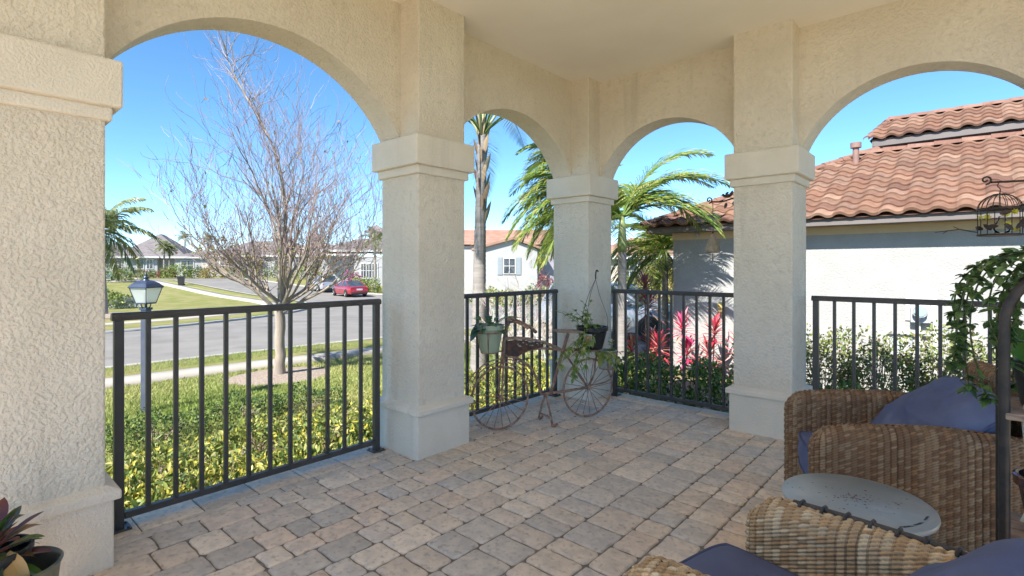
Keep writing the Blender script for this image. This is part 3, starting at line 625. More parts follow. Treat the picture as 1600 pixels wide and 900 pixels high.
# gabled house seen through the second arch
def gable_house():
    hx, hy = at(806, 46)
    h = empty('gabled_house', (hx, hy, 0), R(41.75), 'bluish white gabled house with terracotta roof and shuttered window', 'house')
    m = MB(); m.prism([(-3.4, -1.5), (1.9, -1.5), (1.9, 2.75), (-.2, 3.6), (-3.4, 2.75)], (0, 8)); m.build('wall', HOUSEB, h)
    m = MB(); m.box(1.9, 7, 1.8, 8, -1.5, 2.5); m.build('wall', mat('lilac_wall', (.30, .29, .335), (.27, .26, .30), rough=.9), h)
    m = MB(); m.prism([(-3.9, 2.62), (-.2, 3.62), (2.3, 2.72), (2.3, 2.9), (-.2, 3.84), (-3.9, 2.82)], (-.35, 8)); m.build('roof', PINKROOF, h)
    m = MB(); m.add([(-9, 3, 3.3), (8, 3, 3.3), (8, 7.5, 5.0), (-9, 7.5, 5.0), (-9, 12, 3.2), (8, 12, 3.2)], [(0, 1, 2, 3), (3, 2, 5, 4), (0, 3, 4), (1, 5, 2)]); m.build('roof', PINKROOF, h)
    m = MB(); m.box(-9, -3.4, 3.4, 11, -1.5, 3.2); m.box(1.9, 7.6, 3.4, 11, -1.5, 3.2); m.build('wall', HOUSEB, h)
    m = MB(); m.box(-1.15, -.0, -.10, -.01, .55, 2.0); w_ = m.build('window', TRIMW, h)
    m = MB(); m.box(-1.05, -.10, -.12, -.102, .63, 1.92); m.build('pane', GLASSD, w_)
    m = MB(); m.box(-.6, -.55, -.15, -.122, .63, 1.92); m.box(-1.05, -.1, -.145, -.124, 1.25, 1.3); m.build('glazing_bar', TRIMW, w_)
    sm = mat('shutter_paint', (.26, .30, .32), rough=.7)
    for x in (-1.62, .03):
        m = MB(); m.box(x, x + .42, -.07, -.012, .5, 2.05)
        for k in range(12): m.box(x + .05, x + .37, -.085, -.072, .58 + k*.12, .64 + k*.12)
        m.build('shutter', sm, h)
    m = MB(); m.box(4.0, 6.2, 1.72, 1.79, -1, 1.75); m.build('garage_door', TRIMW, h)
gable_house()
# a far low house under the right palms
hx, hy = at(1010, 44)
house('far_tile_house', (hx, hy, 0), R(41.75 - 10), 'far cream house with pink tile roof glimpsed between the palms', [(-5, 5, 0, 8, 2.0)], [(-5, 5, 0, 8, 2.1, 1.8, .5)], [(-2, -.8, .2, 1.5, 0, False), (1, 2.2, .2, 1.5, 0, False)], mat('cream_wall', (.42, .37, .30), rough=.9), PINKROOF)
# ============================================================ VEGETATION
def bare_tree(loc, label):
    t = empty('bare_tree', loc, 0, label, 'tree')
    rnd = random.Random(5); wood = MB(); twig = MB(); tips = []; lows = []
    def seg(p, d, L, r0, r1, n=5, curl=.12, up=.10):
        P = [p.copy()]; dd = d.normalized()
        for i in range(n):
            dd = (dd + Vector((rnd.gauss(0, curl), rnd.gauss(0, curl), rnd.gauss(0, curl) + up)))
            dd.normalize(); P.append(P[-1] + dd*(L/n))
        return P, dd
    def branch(p, d, L, r, depth):
        n = max(4, int(L/.18)); P, de = seg(p, d, L, r, r*.4, n, .075 + .03*depth, .05 if depth < 3 else .075)
        R0 = [r*(1 - .62*i/n) for i in range(n + 1)]
        (wood if r > .008 else twig).tube([tuple(q) for q in P], R0, 6 if r > .02 else (5 if r > .008 else 3), rnd.choice([(.30, .245, .20), (.25, .205, .175), (.34, .28, .23)]) if r > .008 else rnd.choice([(.33, .25, .24), (.28, .21, .205), (.40, .32, .30), (.24, .18, .175)]), cap=False)
        for i in range(1, n + 1):
            if r < .012 and depth >= 2: tips.append((P[i], (P[i] - P[i - 1]).normalized()))
        if depth >= 5 or L < .16: return
        k = {0: 3, 1: 6, 2: 6, 3: 4, 4: 2}.get(depth, 2)
        for j in range(k):
            f = rnd.uniform(.25, 1.0) if j else 1.0; i = min(n, max(1, int(f*n))); q = P[i]
            base = (P[i] - P[i - 1]).normalized()
            ax = Vector((rnd.gauss(0, 1), rnd.gauss(0, 1), rnd.gauss(0, .6))).normalized()
            nd = (base + ax*rnd.uniform(.30, .70) + Vector((0, 0, .22))).normalized()
            branch(q, nd, L*rnd.uniform(.45, .80), max(.0036, R0[i]*rnd.uniform(.42, .68)), depth + 1)
    # trunk
    H = 1.42
    P = [Vector((.012*math.sin(3*i), .015*math.cos(2*i), -.1 + i*(H + .1)/9)) for i in range(10)]
    rr = [.125, .108, .098, .092, .09, .09, .092, .09, .088, .075]
    tr = MB(); tr.tube([tuple(q) for q in P], rr, 12, (1, 1, 1)); tr.build('trunk', BARK, t, smooth=True)
    top = P[-1]
    # camera-facing lateral axis so the vase spreads like the photo's
    lat = Vector((.98, .2, 0)).normalized(); lat = Vector((math.cos(R(24)), math.sin(R(24)), 0)); dep = Vector((-lat.y, lat.x, 0))
    limbs = [(-1.15, .2, .75, 2.0, .036), (-.62, -.35, 1.0, 2.5, .045), (-.30, .45, 1.25, 2.7, .05), (.05, -.3, 1.5, 2.9, .052), (.38, .35, 1.2, 2.5, .045), (.72, -.25, .95, 2.3, .04), (1.1, .2, .62, 2.1, .036), (.1, .9, .9, 2.0, .036), (-.1, -.9, .85, 1.9, .034), (1.25, -.3, .38, 1.6, .028), (-1.3, -.1, .36, 1.5, .028), (-.8, .75, .55, 1.7, .03), (.75, .8, .5, 1.7, .03)]
    for (a, b, c, L, r) in limbs:
        d = (lat*a + dep*b + Vector((0, 0, c))).normalized(); st = top + Vector((0, 0, rnd.uniform(-.28, .02)))
        branch(st, d, L*.80, r, 1)
    # the tall leader that leans back towards the left at the top
    Pt = [top, top + lat*.12 + Vector((0, 0, .9)), top + lat*.10 + Vector((0, 0, 1.8)), top + lat*(-.05) + Vector((0, 0, 2.7)), top + lat*(-.55) + Vector((0, 0, 3.55)), top + lat*(-1.02) + Vector((0, 0, 4.2)), top + lat*(-1.3) + Vector((0, 0, 4.75))]
    wood.tube([tuple(q) for q in smooth3(Pt)], np.linspace(.05, .006, len(smooth3(Pt))), 6, (.27, .22, .18), cap=False)
    for q in smooth3(Pt)[5:]:
        q = Vector(q)
        for _ in range(2):
            branch(q, Vector((rnd.gauss(-.1, .45), rnd.gauss(0, .45), .75)), rnd.uniform(.4, .9), rnd.uniform(.006, .011), 3)
    wood.build('limb', BARK, t, smooth=True); twig.build('twig', TWIG, t, smooth=False)
    T = np.array([tuple(p) for p, d in tips]); D = np.array([tuple(d) for p, d in tips])
    z = T[:, 2]; pr = np.clip((2.6 - z)/1.0, .0, 1)*.30 + .004; sel = rng.random(len(T)) < pr; T, D = T[sel], D[sel]
    T = np.repeat(T, 2, 0); D = np.repeat(D, 2, 0); n = len(T)
    D = vnorm(D*.5 + rand_dirs(n, -.35)*.9); T = T + rng.normal(size=T.shape)*.02
    C = mixcols(n, [(.16, .19, .05), (.26, .25, .07), (.34, .20, .07), (.12, .15, .04), (.36, .30, .10)])
    o = link('leaves', leaf_mesh('leaves', T, D, rng.uniform(.04, .075, n), rng.uniform(.02, .034, n), C), LEAF, t)
def smooth3(pts, it=2):
    P = np.array([tuple(p) for p in pts], float)
    for _ in range(it):
        Q = [P[0]]
        for i in range(len(P) - 1): Q += [P[i]*.75 + P[i + 1]*.25, P[i]*.25 + P[i + 1]*.75]
        Q.append(P[-1]); P = np.array(Q)
    return P
bare_tree((-9.75, 4.38, gz(-9.75, 4.38)), 'small bare multi limbed tree with few olive leaves standing in a mulch ring')

def frond(mb, rb, base, az, el, L, curve, nl, leafL, cols, rnd, dr=.5, wid=.028, t0=.10):
    # curved rachis with two ranks of arching leaflets
    n = 14; d = Vector((math.cos(az)*math.cos(el), math.sin(az)*math.cos(el), math.sin(el))); P = [Vector(base)]; D = []
    hor = Vector((math.cos(az), math.sin(az), 0))
    for i in range(n):
        D.append(d.copy()); P.append(P[-1] + d*(L/n)); d = (d + Vector((0, 0, -curve/n)) + Vector((rnd.gauss(0, .012), rnd.gauss(0, .012), 0))).normalized()
    D.append(d)
    rb.tube([tuple(p) for p in P], [max(.003, .016*(1 - i/n)**.8 + .003) for i in range(n + 1)], 5, cols[0], cap=False)
    side0 = hor.cross(Vector((0, 0, 1))).normalized()
    for k in range(nl):
        t = t0 + (1 - t0)*k/(nl - 1); f = t*n; i = min(n - 1, int(f)); q = P[i].lerp(P[i + 1], f - i); dd = D[i].lerp(D[i + 1], f - i).normalized()
        nn = side0.cross(dd).normalized()*1.0
        if nn.z < 0 and abs(dd.z) < .95: nn = -nn
        env = (math.sin(math.pi*min(1, .22 + .80*t))**.6)
        for sgn in (-1, 1):
            l = leafL*env*rnd.uniform(.85, 1.1); dirn = (side0*sgn*.85 + dd*(.45 + .5*t) + nn*rnd.uniform(.08, .45)).normalized()
            a = q; w = wid*rnd.uniform(.8, 1.15); m1 = a + dirn*l*.33; d2 = (dirn + Vector((0, 0, -dr*.55))).normalized(); m2 = m1 + d2*l*.37; d3 = (d2 + Vector((0, 0, -dr*.8))).normalized(); tip = m2 + d3*l*.34
            wv = dd.lerp(nn, .35).normalized()*w*.5
            c = rnd.choice(cols); j = rnd.uniform(.8, 1.2); c = tuple(x*j for x in c)
            mb.add([tuple(a - wv*.5), tuple(a + wv*.5), tuple(m1 - wv), tuple(m1 + wv), tuple(m2 - wv*.8), tuple(m2 + wv*.8), tuple(tip)], [(0, 1, 3, 2), (2, 3, 5, 4), (4, 5, 6)], c)
GREENS = [(.13, .20, .04), (.17, .25, .05), (.10, .16, .035), (.23, .29, .06), (.30, .33, .09)]
def palm(loc, H, r0, r1, shaft, nf, fl, leafL, label, seed, lean=(0, 0), group=None, cols=GREENS, brown=True, els=(-.25, 1.35), nl=44, fronds=None, curve=1.6, dr=.5, wid=.028, t0=.10):
    rnd = random.Random(seed); t = empty('palm_tree', loc, 0, label, 'palm tree', group)
    m = MB(); n = int(H/.045); pts = []; rr = []
    for i in range(n + 1):
        f = i/n; pts.append((lean[0]*f*f, lean[1]*f*f, -.1 + (H + .1)*f)); ring = (i % 2)*.008
        rr.append((r0 + (r1 - r0)*f)*(1.18 - .18*min(1, f*4)) + (ring if i % 2 else 0)*(.7))
    m.tube(pts, rr, 14, (1, 1, 1)); m.build('trunk', PALMB, t, smooth=True, angle=60)
    top = Vector(pts[-1])
    if shaft:
        m = MB(); q = [(top.x, top.y, top.z - .02), (top.x, top.y, top.z + .12), (top.x, top.y, top.z + shaft*.6), (top.x, top.y, top.z + shaft)]
        m.tube(q, [r1*1.12, r1*1.2, r1*.85, r1*.55], 14, (.30, .36, .14)); m.build('crownshaft', FROND, t, smooth=True)
        top = top + Vector((0, 0, shaft))
    mb, rb = MB(), MB()
    if fronds is None:
        fronds = [(i*2.399 + rnd.uniform(-.25, .25), els[0] + (els[1] - els[0])*(i/(nf - 1))**.9, fl*rnd.uniform(.85, 1.08)) for i in range(nf)]
    for az, el, L in fronds: frond(mb, rb, top - Vector((0, 0, .05)), az, el, L, curve*rnd.uniform(.85, 1.15), nl, leafL, cols, rnd, dr=dr, wid=wid, t0=t0)
    c = mb.build('crown', FROND, t); rb.build('rachis', FROND, c, smooth=True)
    return t, top
# tall palm behind the second arch: grey ringed trunk, fibrous upper trunk, crown above the arch
pt, top1 = palm((-7.15, 7.05, gz(-7.15, 7.05)), 4.62, .150, .082, 0, 12, 3.0, .62, 'tall palm with grey ringed trunk and brown fibrous boots beside the street', 3, lean=(.05, .05), els=(.55, 1.35), curve=2.3, t0=.30, nl=60)
m = MB(); pz = 3.05
for k in range(26):
    a = k*2.4; z = 2.9 + k*.07; rr = .105 - .001*k; c = random.choice([(.26, .19, .12), (.33, .25, .16), (.21, .15, .10), (.30, .27, .19)])
    p = Vector((.045 + math.cos(a)*rr*.8, .045 + math.sin(a)*rr*.8, z)); tdir = Vector((math.cos(a + 1.2)*.28, math.sin(a + 1.2)*.28, 1)).normalized()
    m.leaf(p, tdir, Vector((math.cos(a), math.sin(a), 0)), .48, .10, c, droop=.05, seg=4, fold=-.3)
for a, L in ((.4, .75), (2.2, .9), (3.6, .7), (5.2, .85)):
    d = Vector((math.cos(a)*.45, math.sin(a)*.45, 1)).normalized(); p = Vector((.05, .05, 4.45)); m.tube([tuple(p), tuple(p + d*L*.5), tuple(p + d*L + Vector((math.cos(a)*.1, math.sin(a)*.1, 0)))], [.04, .028, .018], 6, (.36, .36, .20))
m.tube([(.05, .05, 4.4), (.06, .05, 5.1)], [.07, .04], 8, (.32, .34, .17))
m.build('leaf_boot', TWIG, pt, smooth=True)
# bushy palms in front of the white wall
fr2 = [(R(32), .95, 2.15), (R(46), 1.2, 2.1), (R(20), .55, 1.9), (R(60), .75, 1.9), (R(205), .85, 2.3), (R(225), .45, 2.2), (R(190), 1.15, 2.1), (R(240), .15, 1.9), (R(100), 1.0, 1.9), (R(120), .55, 1.9), (R(140), .4, 1.8), (R(215), -.15, 1.8), (R(165), .0, 1.7), (R(180), .6, 2.1), (R(215), 1.0, 2.1), (R(150), .95, 2.0), (R(235), .75, 2.0), (R(42), .74, 2.0), (R(-100), .9, 1.6), (R(52), 1.0, 2.1), (R(80), .8, 2.0), (R(250), .5, 1.9), (R(265), .0, 1.6)]
GR2 = [(.12, .205, .035), (.16, .255, .05), (.09, .155, .028), (.22, .30, .06), (.28, .32, .07), (.36, .34, .09)]
palm((-4.55, 7.95, gz(-4.55, 7.95)), 2.32, .085, .07, .62, 16, 1.8, .55, 'leaning green palm with smooth crownshaft right of the corner column', 8, fronds=fr2, cols=GR2, nl=74, curve=1.9, dr=.42, wid=.025)
palm((-5.35, 8.75, gz(-5.3, 8.7)), 3.0, .085, .07, .6, 18, 2.5, .60, 'palm standing behind the corner column with yellowish drooping leaves', 12, cols=GR2, nl=84, curve=2.0, dr=.42, wid=.027, fronds=[(R(165 + 105*((i*.618) % 1)), -.3 + 1.55*i/22, 2.5 - .25*(i % 3)) for i in range(23)])
palm((-5.35, 11.3, gz(-5.35, 11.3)), 2.0, .08, .065, .45, 12, 1.35, .5, 'shorter bushy palm growing between the silver car and the white wall', 21, cols=GR2, nl=58, curve=1.9, dr=.55, wid=.030, fronds=[(R(80 + 215*((i*.618) % 1)), -.45 + 1.65*i/19, 1.9 - .2*(i % 3)) for i in range(20)] + [(R(20), 1.3, 1.5), (R(330), 1.2, 1.5), (R(50), 1.1, 1.5)])
FARG = [(.16, .20, .07), (.20, .24, .09), (.13, .17, .06), (.26, .27, .11)]
palm((-34.2, 6.1, gz(-34.2, 6.1)), 3.9, .17, .13, .4, 20, 3.0, 1.0, 'grey green drooping palm on the far lawn behind the lamp', 31, cols=FARG, nl=46, curve=2.0, dr=.9, wid=.075, lean=(.5, -.3), els=(-.6, 1.3))
for i, (px, d, H, fl, lab) in enumerate([(289, 100, 6.6, 2.2, 'distant palm rising above the grey roofed house'), (256.5, 80, 4.2, 1.6, 'thin young palm before the recessed wall of the grey roofed house'), (326, 82, 5.2, 1.9, 'thin palm in front of the pinkish garage door'), (265, 81, 3.8, 1.3, 'second thin young palm before the grey roofed house wall'), (586, 55, 4.8, 2.2, 'white trunked palm beside the cupola house')]):
    x, y = at(px, d); palm((x, y, gz(x, y)), H, .16, .11, .5, 11, fl, .7, lab, 40 + i, cols=FARG, nl=22, curve=1.8, dr=.6, wid=.09)

# ---- shrubs: stems + leaf cloud
def shrub(name, loc, rx, ry, H, nleaf, lmin, lmax, wr, cols, label, cat='shrub', group=None, mat_=None, shell=.55, wts=None, up=.55, stems=9, lo=.12, rz=0.0, flat=False, stemcol=(.22, .17, .12)):
    t = empty(name, loc, rz, label, cat, group)
    n = nleaf; d = rand_dirs(n, .15); d[:, 2] = np.abs(d[:, 2])*.95 - .02
    r = (shell + (1 - shell)*rng.random(n))**.7
    bump = 1 + .16*np.sin(d[:, 0]*5 + d[:, 1]*4 + rx*9) + .10*np.sin(d[:, 1]*9 + 2)
    P = d*r[:, None]*bump[:, None]
    if flat: P = np.sign(P)*np.abs(P)**.62; P = np.clip(P, -1.02, 1.02)
    P = P*np.array((rx, ry, H*(1 - lo))) + np.array((0, 0, H*lo))
    D = vnorm(d*.8 + rand_dirs(n, up)); L = rng.uniform(lmin, lmax, n)
    # leaf tones mixed at random from the palette
    C = mixcols(n, cols, wts)
    link('foliage', leaf_mesh('foliage', P, D, L, L*wr, C), mat_ or LEAF, t)
    m = MB()
    for k in range(stems):
        dd = rand_dirs(1, .9)[0]; e = dd*np.array((rx*.8, ry*.8, H*.85)); b = np.array((rng.normal()*rx*.12, rng.normal()*ry*.12, -.05))
        mid = b*.4 + e*.5 + rng.normal(size=3)*.03; m.tube([b, mid, e], [.010, .007, .003], 4, stemcol, cap=False)
        for q in range(2):
            e2 = mid + rand_dirs(1, .6)[0]*np.array((rx, ry, H))*.42; m.tube([mid, e2], [.006, .002], 3, stemcol, cap=False)
    m.build('stems', TWIG, t); return t
YEL = [(.48, .43, .07), (.38, .38, .075), (.22, .27, .06), (.13, .19, .045), (.075, .12, .03), (.47, .44, .16)]
protos = []; k = 0; YG = 'yellow green shrubs massed along the porch'
ROWS = [('in the row nearest the railing', .50), ('in the middle row', .62), ('in the outer row beside the lawn', .64)]
for row, (X, H) in enumerate([(-4.05, .48), (-4.65, .56), (-5.3, .54)]):
    for j in range(12):
        y = -1.0 + j*.78 + (.36 if row % 2 else 0); x = X + random.uniform(-.1, .1) - .06*max(0, y - 4)*0
        loc = (x, y + random.uniform(-.1, .1), gz(x, y) + .02)
        if len(protos) < 5:
            o = shrub('shrub', loc, .50, .52, .6, 1800, .035, .09, .38, YEL, 'leafy yellow green shrub in the mass planted outside the long railing', 'shrub', YG, wts=[[.12, .15, .2, .23, .22, .08], [.24, .2, .18, .14, .12, .12], [.06, .1, .22, .32, .26, .04], [.2, .22, .2, .16, .12, .1], [.16, .18, .2, .2, .16, .1]][len(protos)], stems=24, stemcol=(.30, .24, .17)); protos.append(o)
        else:
            o = copy_tree(random.choice(protos)); o.location = loc; o.rotation_euler = (0, 0, random.uniform(0, 6.28)); s = random.uniform(.85, 1.1); o.scale = (s, s, H/.6*random.uniform(.85, 1.1))
        o['label'] = 'leafy yellow green shrub ' + ROWS[row][0] + ' outside the long railing'; o['group'] = 'yellow green shrubs ' + ROWS[row][0]
# low dark boxwoods near the lamp
for i, (x, y, lab) in enumerate([(-7.25, 2.75, 'low dark green bush on the lawn just right of the lamp post'), (-7.0, 3.55, 'low dark green bush, second to the right of the lamp post'), (-7.1, 1.75, 'low dark green bush on the lawn just left of the lamp post')]):
    shrub('low_bush', (x, y, gz(x, y)), .48, .55, .36, 1500, .025, .05, .5, [(.05, .10, .025), (.08, .14, .03), (.035, .07, .02), (.13, .19, .05)], lab, 'bush', 'low dark bushes by the lamp', shell=.75, lo=.02)
# strappy clump by the railing
m = MB()
for k in range(70):
    a = random.uniform(0, 6.28); m.leaf((-3.62 + math.cos(a)*.04, 1.15 + math.sin(a)*.04, -.78), (math.cos(a)*.5, math.sin(a)*.5, 1), (math.cos(a), math.sin(a), -.5), random.uniform(.5, .8), .016, random.choice([(.30, .36, .09), (.22, .30, .07), (.42, .42, .16)]), droop=.45, seg=4)
tag(m.build('strap_plant', LEAF), 'clump of strappy arching grass leaves just outside the long railing', 'plant')
# dense green hedge in front of the right arches: individual clipped bushes
GRN = [(.07, .15, .025), (.10, .20, .035), (.05, .11, .02), (.16, .26, .05), (.22, .32, .07)]
protos = []
for j, x in enumerate(np.arange(-3.05, 2.2, .62)):
    loc = (float(x), 5.35 + random.uniform(-.06, .06), gz(x, 5.3) + .02)
    if len(protos) < 3: o = shrub('hedge_bush', loc, .46, .55, 1.05, 1900, .035, .07, .5, GRN, 'glossy dark green hedge bush outside the right hand railings', 'hedge', 'green hedge bushes outside the right arches', WAXY, shell=.7, stems=10, flat=True); protos.append(o)
    else:
        o = copy_tree(random.choice(protos)); o.location = loc; o.rotation_euler = (0, 0, random.choice([0, math.pi])); o.scale = (1, 1, random.uniform(.95, 1.06))
    if x > -1.3: o['label'] = 'glossy dark green hedge bush behind the rightmost railing'; o['group'] = 'green hedge bushes behind the rightmost railing'
# sparse pale bushes in front of the neighbour wall
SPR = [(.16, .22, .055), (.22, .27, .08), (.10, .15, .04), (.30, .31, .10), (.20, .16, .07)]
protos = []
for j, x in enumerate(np.arange(-2.3, 2.6, .7)):
    loc = (float(x), 8.2 + random.uniform(-.12, .12), gz(x, 8.2) + .02)
    if len(protos) < 3: o = shrub('sparse_bush', loc, .50, .50, 1.24, 2300, .035, .07, .5, SPR, 'sparse pale green bush with bare twigs before the white wall', 'bush', 'sparse pale bushes along the white wall', shell=.5, stems=26, stemcol=(.36, .30, .23), lo=.30); protos.append(o)
    else:
        o = copy_tree(random.choice(protos)); o.location = loc; o.rotation_euler = (0, 0, random.uniform(0, 6.28)); o.scale = (1, 1, random.uniform(.92, 1.08))
# red cordylines at the corner of the white wall
def cordyline(loc, hs, label, cols):
    t = empty('cordyline', loc, 0, label, 'plant'); st = MB(); lf = MB()
    for (dx, dy, h) in hs:
        st.tube([(dx*.3, dy*.3, -.05), (dx*.8, dy*.8, h*.5), (dx, dy, h)], .012, 5, (.30, .22, .16))
        for k in range(46):
            a = k*2.4; e = -.15 + 1.35*(k/46); d = (math.cos(a)*math.cos(e), math.sin(a)*math.cos(e), math.sin(e))
            lf.leaf((dx, dy, h - .22 + .25*k/46), d, (0, 0, 1), random.uniform(.26, .40), .05, tuple(c*random.uniform(.8, 1.2) for c in random.choice(cols)), droop=.35 if k < 25 else .12, seg=3)
    st.build('stem', TWIG, t, smooth=True); lf.build('foliage', WAXY, t); return t
RED = [(.42, .04, .06), (.55, .08, .10), (.30, .03, .05), (.62, .25, .22)]; PNK = [(.62, .04, .16), (.72, .10, .24), (.45, .03, .08), (.66, .30, .28)]; ORR = [(.52, .12, .07), (.40, .06, .05), (.34, .12, .09), (.58, .30, .20)]; PURP = [(.20, .05, .07), (.30, .10, .11), (.24, .14, .11)]
def C_(X, Y, hs, lab, c): cordyline((X, Y, gz(X, Y)), hs, lab, c)
C_(-5.15, 9.0, [(0, 0, .78), (.15, .1, .5)], 'orange red cordyline nearest the palm trunk', ORR)
C_(-4.75, 9.3, [(0, 0, 1.35), (-.1, .05, 1.7), (.1, -.1, .65)], 'tall dark purple cordyline with drooping leaves beside the car', PURP)
C_(-4.45, 9.0, [(.05, 0, .62), (-.12, .1, .35)], 'red cordyline low against the wall corner', RED)
C_(-3.98, 9.1, [(0, 0, 1.0), (.05, .1, .55)], 'bright magenta cordyline at the wall corner', PNK)
C_(-3.55, 9.25, [(0, 0, .55), (.1, 0, .95)], 'pink and red cordyline on the wall in front of the palm shadow', RED)
C_(-3.02, 9.3, [(0, 0, .72), (.08, 0, .35)], 'small bright pink cordyline furthest right against the white wall', PNK)
# yellow croton-like shrub behind the corner of the neighbour wall
x, y = at(1032, 15.5); shrub('croton_bush', (x, y, gz(x, y)), .75, .9, 2.9, 1900, .07, .14, .4, [(.34, .32, .06), (.46, .36, .06), (.20, .22, .05), (.40, .22, .06), (.14, .18, .05)], 'tall yellow and green mottled bush behind the corner of the white wall', 'bush', stems=14)
# bare whitish shrubs seen through the second arch
def twiggy(loc, H, W, label, seed, col=(.50, .45, .40), n=34):
    t = empty('bare_shrub', loc, 0, label, 'shrub'); m = MB(); rnd = random.Random(seed)
    def br(p, d, L, r, k):
        q = [p]
        for i in range(4): d = (d + Vector((rnd.gauss(0, .16), rnd.gauss(0, .16), rnd.gauss(.03, .1)))).normalized(); q.append(q[-1] + d*L/4)
        m.tube([tuple(v) for v in q], [r, r*.9, r*.8, r*.7, r*.5], 4, tuple(c*rnd.uniform(.75, 1.15) for c in col), cap=False)
        if k < 3:
            for j in range(3 if k else 4): br(q[rnd.randint(1, 4)], (d + Vector((rnd.gauss(0, .6), rnd.gauss(0, .6), rnd.gauss(.1, .3)))).normalized(), L*.62, r*.6, k + 1)
    for i in range(n//4): br(Vector((rnd.gauss(0, .06), rnd.gauss(0, .06), -.05)), Vector((rnd.gauss(0, W), rnd.gauss(0, W), 1)).normalized(), H*.55, .012, 0)
    m.build('branch', TWIG, t); return t
x, y = at(800, 9.4); twiggy((x, y, gz(x, y)), 2.0, .32, 'leafless whitish shrub between the street and the railing behind the bicycle', 4)
x, y = at(852, 10.5); twiggy((x, y, gz(x, y)), 1.8, .30, 'leafless whitish shrub just left of the corner column', 9)
# far planting: (px-derived world spots), each its own bush
far = [(775, 33, 1.6, 1.2, YEL, 'yellow green bush before the gabled house'), (805, 34, 1.7, 1.1, YEL, 'yellow green bush under the shuttered window'), (838, 33, 1.6, 1.4, FARG, 'green bush before the lilac wall of the gabled house'), (852, 40, 1.4, 2.3, [(.22, .06, .07), (.16, .05, .05), (.3, .12, .1)], 'dark red bush beside the white garage of the gabled house'), (756, 36, 1.5, 1.3, GREENS, 'green bush left of the gabled house window'),
       (218, 78, 2.4, 1.2, [(.30, .12, .12), (.14, .18, .06), (.36, .08, .14)], 'reddish bush under the arched windows of the far house'), (240, 77, 2.6, 1.1, FARG, 'low green bush below the far arched windows'), (278, 74, 3.4, 2.3, GREENS, 'big round green bush before the garage house'), (262, 76, 2.0, 1.5, [(.28, .10, .10), (.18, .15, .06)], 'dark reddish bush left of the big round green bush'), (309, 76, 2.4, 1.7, FARG, 'grey green bush before the pinkish garage'), (334, 74, 2.6, 2.0, [(.36, .20, .08), (.30, .26, .08), (.2, .2, .06)], 'orange and olive bush right of the pinkish garage'), (365, 78, 3.0, 1.8, FARG, 'green bush in front of the wide white house'), (398, 78, 3.2, 1.7, GREENS, 'dark green bush in front of the wide white house'), (440, 78, 3.2, 2.0, FARG, 'olive bush behind the bare tree trunk'),
       (478, 72, 2.6, 2.2, GREENS, 'green bush before the pale house'), (515, 66, 2.4, 1.9, YEL, 'yellowish bush behind the silver estate car'), (548, 57, 1.7, 2.2, [(.42, .08, .22), (.5, .15, .3), (.2, .14, .08)], 'magenta flowering bush left of the cupola house'), (562, 54, 1.7, 1.5, YEL, 'yellow green bush behind the red car'), (578, 53, 1.9, 1.6, GREENS, 'bright green bush right of the red car'),
       (186, 36, 1.5, .9, FARG, 'grey green spiky bush in the mulch island under the far palm'), (168, 33, 1.3, 1.3, GREENS, 'green bush at the left end of the mulch island'), (196, 33.5, .9, .7, [(.30, .34, .28), (.38, .42, .34)], 'silvery low bush at the right end of the mulch island'), (178, 60, 3.0, 2.0, GREENS, 'green bush beside the far white car'), (205, 62, 2.6, 1.8, FARG, 'olive bush right of the far white car'),
       (1000, 26, 1.8, 2.2, GREENS, 'green bush behind the silver car'), (1040, 24, 1.6, 2.6, GREENS, 'tall green bush beyond the car, against the wall corner')]
for px, d, w, H, c, lab in far:
    x, y = at(px, d); shrub('bush', (x, y, gz(x, y) - .05), w*.5 + .3, w*.5 + .3, H, 700, .10*max(1, d/45), .22*max(1, d/45), .5, c, lab, 'bush', shell=.65, stems=5)
# ============================================================ LAMP POST, CARS, BIN
t = empty('street_lamp', (-8.68, 2.02, gz(-8.68, 2.02)), R(32), 'blue grey yard lamp post with a four sided glass lantern', 'lamp')
m = MB(); m.box(-.045, .045, -.045, .045, -.1, 1.45); m.build('post', LAMPPOST, t, bevel=.006)
m = MB(); m.box(-.055, .055, -.055, .055, 1.445, 1.475)
for sx, sy in ((1, 0), (-1, 0), (0, 1), (0, -1)): m.tube(smooth3([(sx*.03, sy*.03, 1.47), (sx*.07, sy*.07, 1.48), (sx*.08, sy*.08, 1.54)]), .007, 5)
m.tube([(0, 0, 1.47), (0, 0, 1.54)], .016, 8); m.build('bracket', LAMPMET, t)
b0, b1, zb, zt = .083, .135, 1.54, 1.757
m = MB()
for sx in (-1, 1):
    for sy in (-1, 1): m.tube([(sx*b0, sy*b0, zb), (sx*b1, sy*b1, zt)], .007, 4)
for z, k in ((zb, b0), (zt, b1)):
    for a, b in (((-1, -1), (1, -1)), ((1, -1), (1, 1)), ((1, 1), (-1, 1)), ((-1, 1), (-1, -1))): m.tube([(a[0]*k, a[1]*k, z), (b[0]*k, b[1]*k, z)], .007, 4)
m.box(-b0, b0, -b0, b0, zb - .012, zb); lf = m.build('lantern_frame', LAMPMET, t)
m = MB()
for a, b in (((-1, -1), (1, -1)), ((1, -1), (1, 1)), ((1, 1), (-1, 1)), ((-1, 1), (-1, -1))):
    m.add([(a[0]*b0*.98, a[1]*b0*.98, zb), (b[0]*b0*.98, b[1]*b0*.98, zb), (b[0]*b1*.98, b[1]*b1*.98, zt), (a[0]*b1*.98, a[1]*b1*.98, zt)], [(0, 1, 2, 3)])
m.build('pane', FROST, lf)
